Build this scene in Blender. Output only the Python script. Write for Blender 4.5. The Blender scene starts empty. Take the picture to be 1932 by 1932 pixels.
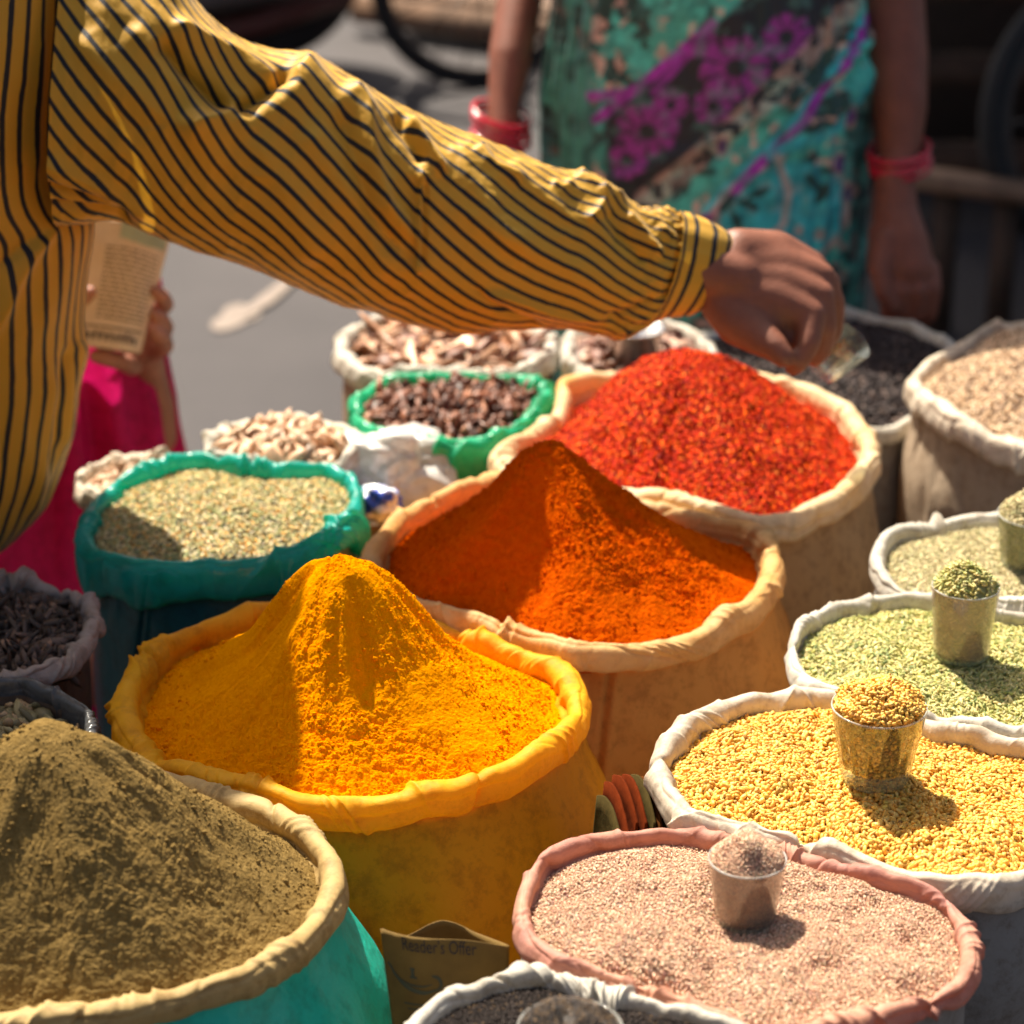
import bpy, bmesh, math
import numpy as np
from mathutils import Vector, Matrix

# ------------------------------------------------------------------ camera, world, sun
SC = bpy.context.scene
COL = SC.collection
F = 4800.0                    # focal length in units of the 1932 px wide frame
PITCH = math.radians(23.3)
CH = 1.683                    # camera height
RIM = 0.70                    # height of the sack mouths
SP, CP = math.sin(PITCH), math.cos(PITCH)

cam = bpy.data.cameras.new("camera")
camo = bpy.data.objects.new("camera", cam); COL.objects.link(camo)
cam.sensor_width = 36.0; cam.lens = F / 1932 * 36.0
camo.location = (0, 0, CH); camo.rotation_euler = (math.radians(90) - PITCH, 0, 0)
cam.clip_start = 0.05; cam.clip_end = 500
cam.dof.use_dof = True; cam.dof.focus_distance = 2.0
cam.dof.aperture_fstop = 89.4 / 18.0; cam.dof.aperture_blades = 0
SC.camera = camo

SUN_EL, SUN_AZ = math.radians(54), math.radians(-27)     # azimuth from +Y, negative = left
w = bpy.data.worlds.new("World"); SC.world = w; w.use_nodes = True
nt = w.node_tree; nt.nodes.clear()
sky = nt.nodes.new('ShaderNodeTexSky'); sky.sky_type = 'NISHITA'; sky.sun_disc = False
sky.sun_elevation = SUN_EL; sky.sun_rotation = SUN_AZ; sky.dust_density = 6.0; sky.air_density = 1.0; sky.ozone_density = 0.3
bg = nt.nodes.new('ShaderNodeBackground'); bg.inputs[1].default_value = 0.056
out = nt.nodes.new('ShaderNodeOutputWorld')
nt.links.new(sky.outputs[0], bg.inputs[0]); nt.links.new(bg.outputs[0], out.inputs[0])
sl = bpy.data.lights.new("sun", 'SUN'); sl.energy = 5.0; sl.angle = math.radians(0.7); sl.color = (1.0, 0.90, 0.74)
so = bpy.data.objects.new("sun", sl); COL.objects.link(so)
sdir = Vector((math.sin(SUN_AZ) * math.cos(SUN_EL), math.cos(SUN_AZ) * math.cos(SUN_EL), math.sin(SUN_EL)))
so.rotation_euler = sdir.to_track_quat('Z', 'Y').to_euler(); so.location = (-2, 4, 6)
SC.view_settings.view_transform = 'Standard'; SC.view_settings.look = 'None'
SC.view_settings.exposure = 1.25; SC.view_settings.gamma = 1.0
SC.render.engine = 'CYCLES'; SC.cycles.use_denoising = True
SC.cycles.max_bounces = 8; SC.cycles.diffuse_bounces = 4; SC.cycles.transmission_bounces = 8
SC.cycles.transparent_max_bounces = 16; SC.cycles.caustics_refractive = False; SC.cycles.caustics_reflective = False
SC.cycles.sample_clamp_indirect = 6.0

# ------------------------------------------------------------------ small tools
def P(x, y, Z):
    """point seen at photo pixel (x, y) at camera depth Z metres"""
    r = (x - 966) / F * Z; u = -(y - 966) / F * Z
    return np.array([r, Z * CP + u * SP, CH - Z * SP + u * CP])
def depth_on(y, z):
    return (z - CH) / (-SP - (y - 966) / F * CP)
def on(x, y, z):
    return P(x, y, depth_on(y, z))
def proj(V):
    V = np.asarray(V, float); d = V - np.array([0, 0, CH])
    Z = d[:, 1] * CP - d[:, 2] * SP; u = d[:, 1] * SP + d[:, 2] * CP
    return 966 + d[:, 0] / Z * F, 966 - u / Z * F

def _hash(ix, iy, iz, seed):
    h = (ix.astype(np.uint32) * np.uint32(374761393)) ^ (iy.astype(np.uint32) * np.uint32(668265263)) ^ (iz.astype(np.uint32) * np.uint32(2147483647 - 1234567)) ^ np.uint32((seed * 974634777 + 12345) & 0xffffffff)
    h = (h ^ (h >> np.uint32(13))) * np.uint32(1274126177)
    h = (h ^ (h >> np.uint32(15))) * np.uint32(2246822519)
    h = h ^ (h >> np.uint32(16))
    return h.astype(np.float64) / 4294967295.0 * 2 - 1
def vn(p, seed=0):
    """smooth value noise in -1..1 of an (n,3) array"""
    p = np.asarray(p, float)
    i = np.floor(p).astype(np.int64); f = p - i; f = f * f * f * (f * (f * 6 - 15) + 10)
    r = 0
    for dx in (0, 1):
        wx = f[:, 0] if dx else 1 - f[:, 0]
        for dy in (0, 1):
            wy = f[:, 1] if dy else 1 - f[:, 1]
            for dz in (0, 1):
                wz = f[:, 2] if dz else 1 - f[:, 2]
                r = r + wx * wy * wz * _hash(i[:, 0] + dx, i[:, 1] + dy, i[:, 2] + dz, seed)
    return r
def fbm(p, octv=4, seed=0, gain=0.5, mode=0):
    p = np.asarray(p, float); a = 1.0; s = 0; t = 0
    for k in range(octv):
        n = vn(p, seed + k * 17)
        if mode == 1: n = 1 - 2 * np.abs(n)          # ridges
        if mode == 2: n = 2 * np.abs(n) - 0.6        # billows
        s = s + a * n; t += a; a *= gain; p = p * 2.03 + 11.7
    return s / t
def p3(x, y, z=0.0):
    x = np.asarray(x, float).ravel(); y = np.asarray(y, float).ravel()
    return np.stack([x, y, np.broadcast_to(np.asarray(z, float).ravel() if np.ndim(z) else z, x.shape)], 1)
def sstep(a, b, x):
    t = np.clip((x - a) / (b - a), 0, 1); return t * t * (3 - 2 * t)

def grid_faces(nu, nv, wrap=False):
    """vertex index = u * nv + v ; wraps in u"""
    u = np.arange(nu if wrap else nu - 1); v = np.arange(nv - 1)
    U, V = np.meshgrid(u, v, indexing='ij'); U2 = (U + 1) % nu
    return np.stack([U * nv + V, U2 * nv + V, U2 * nv + V + 1, U * nv + V + 1], -1).reshape(-1, 4)

def raw_mesh(name, V, faces, col=None, uv=None, smooth=True):
    if not isinstance(faces, list): faces = [faces]
    me = bpy.data.meshes.new(name)
    V = np.ascontiguousarray(V, np.float32)
    me.vertices.add(len(V)); me.vertices.foreach_set('co', V.ravel())
    loops = np.concatenate([f.ravel() for f in faces]).astype(np.int32)
    cnt = np.concatenate([np.full(len(f), f.shape[1]) for f in faces]).astype(np.int32)
    me.loops.add(len(loops)); me.loops.foreach_set('vertex_index', loops)
    me.polygons.add(len(cnt))
    me.polygons.foreach_set('loop_start', np.concatenate([[0], np.cumsum(cnt)[:-1]]).astype(np.int32))
    me.update(calc_edges=True)
    if smooth: me.polygons.foreach_set('use_smooth', np.ones(len(cnt), bool))
    if col is not None:
        a = me.attributes.new('Col', 'FLOAT_COLOR', 'POINT')
        c = np.ones((len(V), 4), np.float32); c[:, :3] = col; a.data.foreach_set('color', c.ravel())
    if uv is not None:
        l = me.uv_layers.new(name='UVMap'); l.data.foreach_set('uv', np.ascontiguousarray(uv[loops], np.float32).ravel())
    return me
def tag(o, label=None, cat=None, group=None, kind=None):
    if label: o['label'] = label
    if cat: o['category'] = cat
    if group: o['group'] = group
    if kind: o['kind'] = kind
    return o
def empty(name, loc, label=None, cat=None, group=None):
    o = bpy.data.objects.new(name, None); COL.objects.link(o); o.location = tuple(loc); o.empty_display_size = 0.05
    return tag(o, label, cat, group)
def link(name, me, mat, parent=None, org=(0, 0, 0)):
    """vertices are in world space; they are stored relative to org (the parent's own place when it has one)"""
    o = bpy.data.objects.new(name, me); COL.objects.link(o)
    me.materials.clear(); me.materials.append(mat)
    me.name = name
    if parent is not None:
        b = parent; ofs = np.zeros(3)
        while b is not None: ofs += np.array(b.location); b = b.parent
        me.transform(Matrix.Translation(tuple(-ofs))); o.parent = parent
    else:
        me.transform(Matrix.Translation(tuple(-np.array(org, float)))); o.location = tuple(org)
    return o
def mo(name, V, faces, mat, parent=None, org=(0, 0, 0), col=None, uv=None, smooth=True):
    return link(name, raw_mesh(name, V, faces, col, uv, smooth), mat, parent, org)

class MB:
    """collects simple shapes into one mesh"""
    def __init__(s): s.V = []; s.F = []; s.n = 0
    def add(s, V, Fs):
        for f in (Fs if isinstance(Fs, list) else [Fs]): s.F.append(np.asarray(f) + s.n)
        s.V.append(np.asarray(V, float)); s.n += len(V); return s
    def box(s, c, size, R=None, bev=0.0):
        h = np.array(size) / 2; b = min(bev, *(h * 0.45)) if bev else 0
        if b:
            bm = bmesh.new(); bmesh.ops.create_cube(bm, size=1.0); bmesh.ops.scale(bm, vec=tuple(size), verts=bm.verts)
            bmesh.ops.bevel(bm, geom=bm.edges[:], offset=b, segments=2, affect='EDGES')
            V = np.array([v.co[:] for v in bm.verts]); bm.verts.index_update()
            g = {}
            for f in bm.faces: g.setdefault(len(f.verts), []).append([v.index for v in f.verts])
            Fs = [np.array(x) for x in g.values()]; bm.free()
        else:
            V = np.array([[x, y, z] for x in (-1, 1) for y in (-1, 1) for z in (-1, 1)]) * h
            Fs = [np.array([[0, 1, 3, 2], [4, 6, 7, 5], [0, 4, 5, 1], [2, 3, 7, 6], [0, 2, 6, 4], [1, 5, 7, 3]])]
        if R is not None: V = V @ np.array(R).T
        return s.add(V + np.array(c), Fs)
    def tube(s, pts, r, seg=12, cap=True):
        pts = np.array(pts, float); n = len(pts); r = np.broadcast_to(r, n)
        T = np.gradient(pts, axis=0); T /= np.linalg.norm(T, axis=1)[:, None] + 1e-12
        up = np.array([0, 0, 1.0]) if abs(T[0][2]) < 0.9 else np.array([1.0, 0, 0])
        V = []
        for i in range(n):
            a = np.cross(T[i], up); a /= np.linalg.norm(a) + 1e-12; b = np.cross(T[i], a); up = np.cross(a, T[i])
            up = -up if np.dot(up, np.cross(a, T[i])) < 0 else up
            ph = np.arange(seg) / seg * 2 * np.pi
            V.append(pts[i] + r[i] * (np.cos(ph)[:, None] * a + np.sin(ph)[:, None] * b))
        V = np.concatenate(V)
        ii, jj = np.meshgrid(np.arange(n - 1), np.arange(seg), indexing='ij'); j2 = (jj + 1) % seg
        Fq = np.stack([ii * seg + jj, ii * seg + j2, (ii + 1) * seg + j2, (ii + 1) * seg + jj], -1).reshape(-1, 4)
        Fs = [Fq]
        if cap: Fs.append(np.array([np.arange(seg)[::-1], np.arange(seg) + (n - 1) * seg]))
        return s.add(V, Fs)
    def lathe(s, prof, c=(0, 0, 0), seg=48, R=None, fl=None):
        prof = np.array(prof, float); n = len(prof); ph = np.arange(seg) / seg * 2 * np.pi
        rr = prof[:, 0][None, :] * np.ones((seg, 1))
        if fl is not None: rr = rr + fl(ph[:, None], prof[None, :, 1] + 0 * rr)
        V = np.stack([rr * np.cos(ph)[:, None], rr * np.sin(ph)[:, None], np.broadcast_to(prof[:, 1], rr.shape)], -1).reshape(-1, 3)
        if R is not None: V = V @ np.array(R).T
        return s.add(V + np.array(c), grid_faces(seg, n, True))
    def ring(s, c, R0, r, seg=48, s2=10, R=None, sq=1.0):
        ph = np.arange(s2 + 1) / s2 * 2 * np.pi
        return s.lathe(np.stack([R0 + r * np.cos(ph), sq * r * np.sin(ph)], 1), c, seg, R)
    def build(s, name, mat, parent=None, org=(0, 0, 0), smooth=True):
        return mo(name, np.concatenate(s.V), s.F, mat, parent, org, smooth=smooth)

# ------------------------------------------------------------------ materials
def mat_new(name):
    m = bpy.data.materials.new(name); m.use_nodes = True; n = m.node_tree; n.nodes.clear()
    o = n.nodes.new('ShaderNodeOutputMaterial'); return m, n, o
def N(n, t, **k):
    x = n.nodes.new(t)
    for a, b in k.items():
        if a.startswith('i_'): x.inputs[a[2:].replace('_', ' ')].default_value = b
        else: setattr(x, a, b)
    return x
def rgba(c): return (c[0], c[1], c[2], 1)
def noise_col(n, c1, c2, scale, detail=5, lo=0.35, hi=0.65, rough=0.6, coord='Object', vscale=None):
    tc = N(n, 'ShaderNodeTexCoord'); src = tc.outputs[coord]
    if vscale:
        mp = N(n, 'ShaderNodeMapping'); mp.inputs['Scale'].default_value = vscale; n.links.new(src, mp.inputs[0]); src = mp.outputs[0]
    t = N(n, 'ShaderNodeTexNoise'); t.inputs['Scale'].default_value = scale; t.inputs['Detail'].default_value = detail
    t.inputs['Roughness'].default_value = rough
    n.links.new(src, t.inputs['Vector'])
    r = N(n, 'ShaderNodeValToRGB'); r.color_ramp.elements[0].position = lo; r.color_ramp.elements[1].position = hi
    r.color_ramp.elements[0].color = rgba(c1); r.color_ramp.elements[1].color = rgba(c2)
    n.links.new(t.outputs['Fac'], r.inputs[0])
    return r.outputs[0], t.outputs['Fac'], src
def bump(n, src, strength, dist, scale, detail=4, prev=None, tex='ShaderNodeTexNoise'):
    t = N(n, tex); t.inputs['Scale'].default_value = scale
    if 'Detail' in t.inputs: t.inputs['Detail'].default_value = detail
    n.links.new(src, t.inputs['Vector'])
    b = N(n, 'ShaderNodeBump'); b.inputs['Strength'].default_value = strength; b.inputs['Distance'].default_value = dist
    n.links.new(t.outputs[0], b.inputs['Height'])
    if prev is not None: n.links.new(prev, b.inputs['Normal'])
    return b.outputs[0]
def m_plain(name, c, rough=0.6, metal=0.0, var=0.75, scale=30, bumpd=0.001, bscale=200, spec=0.5):
    m, n, o = mat_new(name)
    col, fac, src = noise_col(n, [x * var for x in c], c, scale)
    b = N(n, 'ShaderNodeBsdfPrincipled'); n.links.new(col, b.inputs['Base Color'])
    b.inputs['Roughness'].default_value = rough; b.inputs['Metallic'].default_value = metal
    b.inputs['Specular IOR Level'].default_value = spec
    if bumpd: n.links.new(bump(n, src, 0.6, bumpd, bscale), b.inputs['Normal'])
    n.links.new(b.outputs[0], o.inputs[0]); return m
def m_cloth(name, c, c2=None, trans=0.25, rough=0.75, weave=1400, stain=9, plastic=False, tcol=None, stain_lo=0.35, stain_hi=0.68, bd=0.0006):
    m, n, o = mat_new(name)
    c2 = c2 or [x * 0.72 for x in c]
    col, fac, src = noise_col(n, c2, c, stain, 6, stain_lo, stain_hi)
    b = N(n, 'ShaderNodeBsdfPrincipled'); n.links.new(col, b.inputs['Base Color'])
    b.inputs['Roughness'].default_value = rough
    b.inputs['Specular IOR Level'].default_value = 0.5 if plastic else 0.25
    nm = bump(n, src, 0.5, 0.0010, 160, 5)
    mpn = N(n, 'ShaderNodeTexNoise'); mpn.inputs['Scale'].default_value = 25; n.links.new(src, mpn.inputs['Vector'])
    ad = N(n, 'ShaderNodeVectorMath', operation='MULTIPLY_ADD'); ad.inputs[1].default_value = (0.03, 0.03, 0.03); n.links.new(mpn.outputs['Color'], ad.inputs[0]); n.links.new(src, ad.inputs[2])
    nm = bump(n, ad.outputs[0], 0.25, 0.0030, 30, 2, nm, 'ShaderNodeTexVoronoi')
    nm = bump(n, ad.outputs[0], 0.16, 0.0015, 80, 2, nm, 'ShaderNodeTexVoronoi')
    nm = bump(n, src, 0.45, bd, weave, 2, nm)
    n.links.new(nm, b.inputs['Normal'])
    # faint grime: small darker flecks and rubbed streaks
    gt = N(n, 'ShaderNodeTexNoise'); gt.inputs['Scale'].default_value = 55; gt.inputs['Detail'].default_value = 8; gt.inputs['Roughness'].default_value = 0.75; n.links.new(src, gt.inputs['Vector'])
    gr = N(n, 'ShaderNodeValToRGB'); gr.color_ramp.elements[0].position = 0.36; gr.color_ramp.elements[0].color = (0.62, 0.56, 0.50, 1); gr.color_ramp.elements[1].position = 0.52; gr.color_ramp.elements[1].color = (1, 1, 1, 1)
    n.links.new(gt.outputs['Fac'], gr.inputs[0]); gm = N(n, 'ShaderNodeMixRGB', blend_type='MULTIPLY'); gm.inputs[0].default_value = 0.8
    n.links.new(col, gm.inputs[1]); n.links.new(gr.outputs[0], gm.inputs[2]); col = gm.outputs[0]; n.links.new(col, b.inputs['Base Color'])
    t = N(n, 'ShaderNodeBsdfTranslucent'); n.links.new(nm, t.inputs['Normal'])
    if tcol: t.inputs[0].default_value = rgba(tcol)
    else: n.links.new(col, t.inputs[0])
    mx = N(n, 'ShaderNodeMixShader'); mx.inputs[0].default_value = trans
    n.links.new(b.outputs[0], mx.inputs[1]); n.links.new(t.outputs[0], mx.inputs[2]); n.links.new(mx.outputs[0], o.inputs[0])
    return m
def m_powder(name, c1, c2, bscale=900, bd=0.0008, cs=220):
    m, n, o = mat_new(name)
    col, fac, src = noise_col(n, c1, c2, cs, 6, 0.3, 0.7, 0.7)
    b = N(n, 'ShaderNodeBsdfDiffuse'); n.links.new(col, b.inputs['Color']); b.inputs['Roughness'].default_value = 0.6
    nm = bump(n, src, 0.8, bd * 2.5, bscale * 0.35, 6)
    nm = bump(n, src, 0.8, bd, bscale, 4, nm)
    n.links.new(nm, b.inputs['Normal']); n.links.new(b.outputs[0], o.inputs[0]); return m
def m_grain(name, rough=0.5, spec=0.35, trans=0.0, bs=900):
    m, n, o = mat_new(name)
    a = N(n, 'ShaderNodeAttribute'); a.attribute_name = 'Col'
    b = N(n, 'ShaderNodeBsdfPrincipled'); n.links.new(a.outputs['Color'], b.inputs['Base Color'])
    b.inputs['Roughness'].default_value = rough; b.inputs['Specular IOR Level'].default_value = spec
    tc = N(n, 'ShaderNodeTexCoord'); n.links.new(bump(n, tc.outputs['Object'], 0.5, 0.0004, bs), b.inputs['Normal'])
    n.links.new(b.outputs[0], o.inputs[0]); return m
def m_skin(name, c):
    m, n, o = mat_new(name)
    col, fac, src = noise_col(n, [x * 0.8 for x in c], c, 40, 5)
    b = N(n, 'ShaderNodeBsdfPrincipled'); n.links.new(col, b.inputs['Base Color']); b.inputs['Roughness'].default_value = 0.52
    b.inputs['Subsurface Weight'].default_value = 0.12; b.inputs['Subsurface Radius'].default_value = (0.012, 0.005, 0.003); b.inputs['Subsurface Scale'].default_value = 0.6
    b.inputs['Specular IOR Level'].default_value = 0.35
    n.links.new(bump(n, src, 0.35, 0.0012, 260, 5), b.inputs['Normal']); n.links.new(b.outputs[0], o.inputs[0]); return m
def m_thin(name, tint, dust_or_glint=(0.5, 0.4, 0.3), amount=0.2):
    m, n, o = mat_new(name)
    t = N(n, 'ShaderNodeBsdfTransparent'); t.inputs[0].default_value = rgba(tint)
    g = N(n, 'ShaderNodeBsdfGlossy'); g.inputs['Roughness'].default_value = 0.05
    lw = N(n, 'ShaderNodeLayerWeight'); lw.inputs[0].default_value = 0.5
    pw_ = N(n, 'ShaderNodeMath', operation='POWER'); pw_.inputs[1].default_value = 3.0; n.links.new(lw.outputs['Facing'], pw_.inputs[0])
    f = N(n, 'ShaderNodeMath', operation='MULTIPLY_ADD'); f.inputs[1].default_value = 0.9; f.inputs[2].default_value = 0.06; n.links.new(pw_.outputs[0], f.inputs[0])
    mx = N(n, 'ShaderNodeMixShader'); n.links.new(f.outputs[0], mx.inputs[0]); n.links.new(t.outputs[0], mx.inputs[1]); n.links.new(g.outputs[0], mx.inputs[2])
    df = N(n, 'ShaderNodeBsdfDiffuse'); df.inputs[0].default_value = rgba(dust_or_glint); m2 = N(n, 'ShaderNodeMixShader')
    tc = N(n, 'ShaderNodeTexCoord'); nz = N(n, 'ShaderNodeTexNoise'); nz.inputs['Scale'].default_value = 45; n.links.new(tc.outputs['Object'], nz.inputs['Vector'])
    dm = N(n, 'ShaderNodeMath', operation='MULTIPLY'); dm.inputs[1].default_value = amount * 2; n.links.new(nz.outputs[0], dm.inputs[0]); n.links.new(dm.outputs[0], m2.inputs[0])
    n.links.new(mx.outputs[0], m2.inputs[1]); n.links.new(df.outputs[0], m2.inputs[2])
    n.links.new(m2.outputs[0], o.inputs[0]); return m
def m_glass(name, tint):
    m, n, o = mat_new(name)
    b = N(n, 'ShaderNodeBsdfPrincipled'); b.inputs['Base Color'].default_value = rgba(tint)
    b.inputs['Transmission Weight'].default_value = 1.0; b.inputs['Roughness'].default_value = 0.04; b.inputs['IOR'].default_value = 1.46
    tc = N(n, 'ShaderNodeTexCoord'); n.links.new(bump(n, tc.outputs['Object'], 0.25, 0.0015, 60), b.inputs['Normal'])
    n.links.new(b.outputs[0], o.inputs[0]); return m

# ------------------------------------------------------------------ grains
def template(seg, rings):
    V = [[0, 0, -1]]
    for i in range(1, rings + 1):
        a = -np.pi / 2 + np.pi * i / (rings + 1)
        for j in range(seg):
            b = 2 * np.pi * j / seg; V.append([np.cos(a) * np.cos(b), np.cos(a) * np.sin(b), np.sin(a)])
    V.append([0, 0, 1]); V = np.array(V)[:, [2, 0, 1]]           # long axis = x
    T = []; n = len(V)
    for j in range(seg):
        T.append([0, 1 + (j + 1) % seg, 1 + j]); T.append([n - 1, n - 1 - seg + j, n - 1 - seg + (j + 1) % seg])
    for i in range(rings - 1):
        for j in range(seg):
            a = 1 + i * seg + j; b = 1 + i * seg + (j + 1) % seg; c = b + seg; d = a + seg
            T.append([a, b, c]); T.append([a, c, d])
    return V, np.array(T)
def grains(pos, size, palette, rng, tilt=0.6, tmpl=(6, 2), sj=0.25, rough=0.0, square=0.0, weights=None, nrm=None, cj=0.18, flat=False):
    """many small seeds as one vertex array: size = (length, width, height) half-sizes"""
    T, Tf = template(*tmpl); n = len(pos); k = len(T)
    if square: T = np.sign(T) * np.abs(T) ** (1 - square)
    yaw = rng.uniform(0, 2 * np.pi, n); tl = rng.normal(0, tilt, n); rl = rng.uniform(0, 2 * np.pi, n) if not flat else rng.normal(0, tilt, n)
    S = np.array(size)[None, :] * np.clip(rng.normal(1, sj, (n, 3)), 0.45, 1.8)
    X = T[None] * S[:, None, :]
    if rough: X = X * (1 + rng.uniform(-rough, rough, (n, k, 1)))
    c, s = np.cos(rl)[:, None], np.sin(rl)[:, None]
    y = X[..., 1] * c - X[..., 2] * s; z = X[..., 1] * s + X[..., 2] * c; x = X[..., 0]
    c, s = np.cos(tl)[:, None], np.sin(tl)[:, None]
    x, z = x * c - z * s, x * s + z * c
    c, s = np.cos(yaw)[:, None], np.sin(yaw)[:, None]
    x, y = x * c - y * s, x * s + y * c
    if nrm is not None:
        # shear the grains on to the slope
        z = z - (nrm[:, 0:1] * x + nrm[:, 1:2] * y) / np.maximum(nrm[:, 2:3], 0.25)
    V = np.stack([x, y, z], -1) + pos[:, None, :]
    pal = np.array(palette); ci = rng.choice(len(pal), n, p=weights)
    C = pal[ci] * np.clip(rng.normal(1, cj, (n, 1)), 0.4, 1.7)
    C = np.repeat(C, k, 0)
    Fs = (Tf[None] + (np.arange(n) * k)[:, None, None]).reshape(-1, 3)
    return V.reshape(-1, 3), Fs, C
# ------------------------------------------------------------------ sacks
class Sack:
    pass
def fold_field(U, V, Lu, rng, n, amp, width, vlen, slope=0.6):
    """sharp creases crossing a strip; U wraps with length Lu"""
    D = np.zeros_like(U)
    for i in range(n):
        u0 = rng.uniform(0, Lu); v0 = rng.uniform(V.min(), V.max()); m = rng.normal(0, slope)
        w_ = width * rng.uniform(0.5, 1.8); a = amp * rng.uniform(0.3, 1.0) * (1 if rng.random() < 0.55 else -1)
        L = vlen * rng.uniform(0.4, 1.3)
        du = (U - u0 + Lu / 2) % Lu - Lu / 2; dv = V - v0
        d = (du - m * dv) / math.sqrt(1 + m * m); s = (dv + m * du) / math.sqrt(1 + m * m)
        pr = np.where(d > 0, np.exp(-d / (w_ * 1.6)), np.exp(d / (w_ * 0.45)))
        D += a * pr * np.exp(-(s / L) ** 2)
    return D
def tri(x):
    return np.abs(2 * (x - np.floor(x)) - 1)
def crumple(U, V, Lu, seed, freq=15.0, n=6, gn=0.70):
    """faceted cloth: warped triangle waves in random directions, U wraps with length Lu"""
    rng = np.random.default_rng(seed + 900); D = 0; t = 0
    th = U / Lu * 2 * np.pi; rr = Lu / (2 * np.pi)
    q = np.stack([rr * np.cos(th), rr * np.sin(th), V], -1).reshape(-1, 3)
    for k in range(n):
        d = rng.normal(size=3); d /= np.linalg.norm(d); f = freq * 1.6 ** k
        wv_ = fbm(q * f * 0.45 + k * 7.7, 2, seed + k * 5); am = 0.55 + 0.75 * vn(q * f * 0.35 + 3.3 * k, seed + 71 + k)
        D = D + am * gn ** k * (tri((q @ d) * f + 0.9 * wv_) - 0.5); t += gn ** k
    return (D / t).reshape(U.shape)
SPECS = {}
def ellipse_of(box, z, rot):
    xl, xr, yb, yf = box; yc = (yb + yf) / 2 + (yf - yb) * 0.02
    A = on(xl, yc, z); B = on(xr, yc, z); c = (A + B) / 2; a = np.linalg.norm(B - A) / 2
    Yb = on((xl + xr) / 2, yb, z)[1]; Yf = on((xl + xr) / 2, yf, z)[1]; c[1] = (Yb + Yf) / 2; b = (Yb - Yf) / 2
    return c, a, b, math.radians(rot)
def emetric(e, X, Y):
    c, a, b, r = e; x = X - c[0]; y = Y - c[1]
    return np.hypot((x * math.cos(r) + y * math.sin(r)) / a, (-x * math.sin(r) + y * math.cos(r)) / b)
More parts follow.
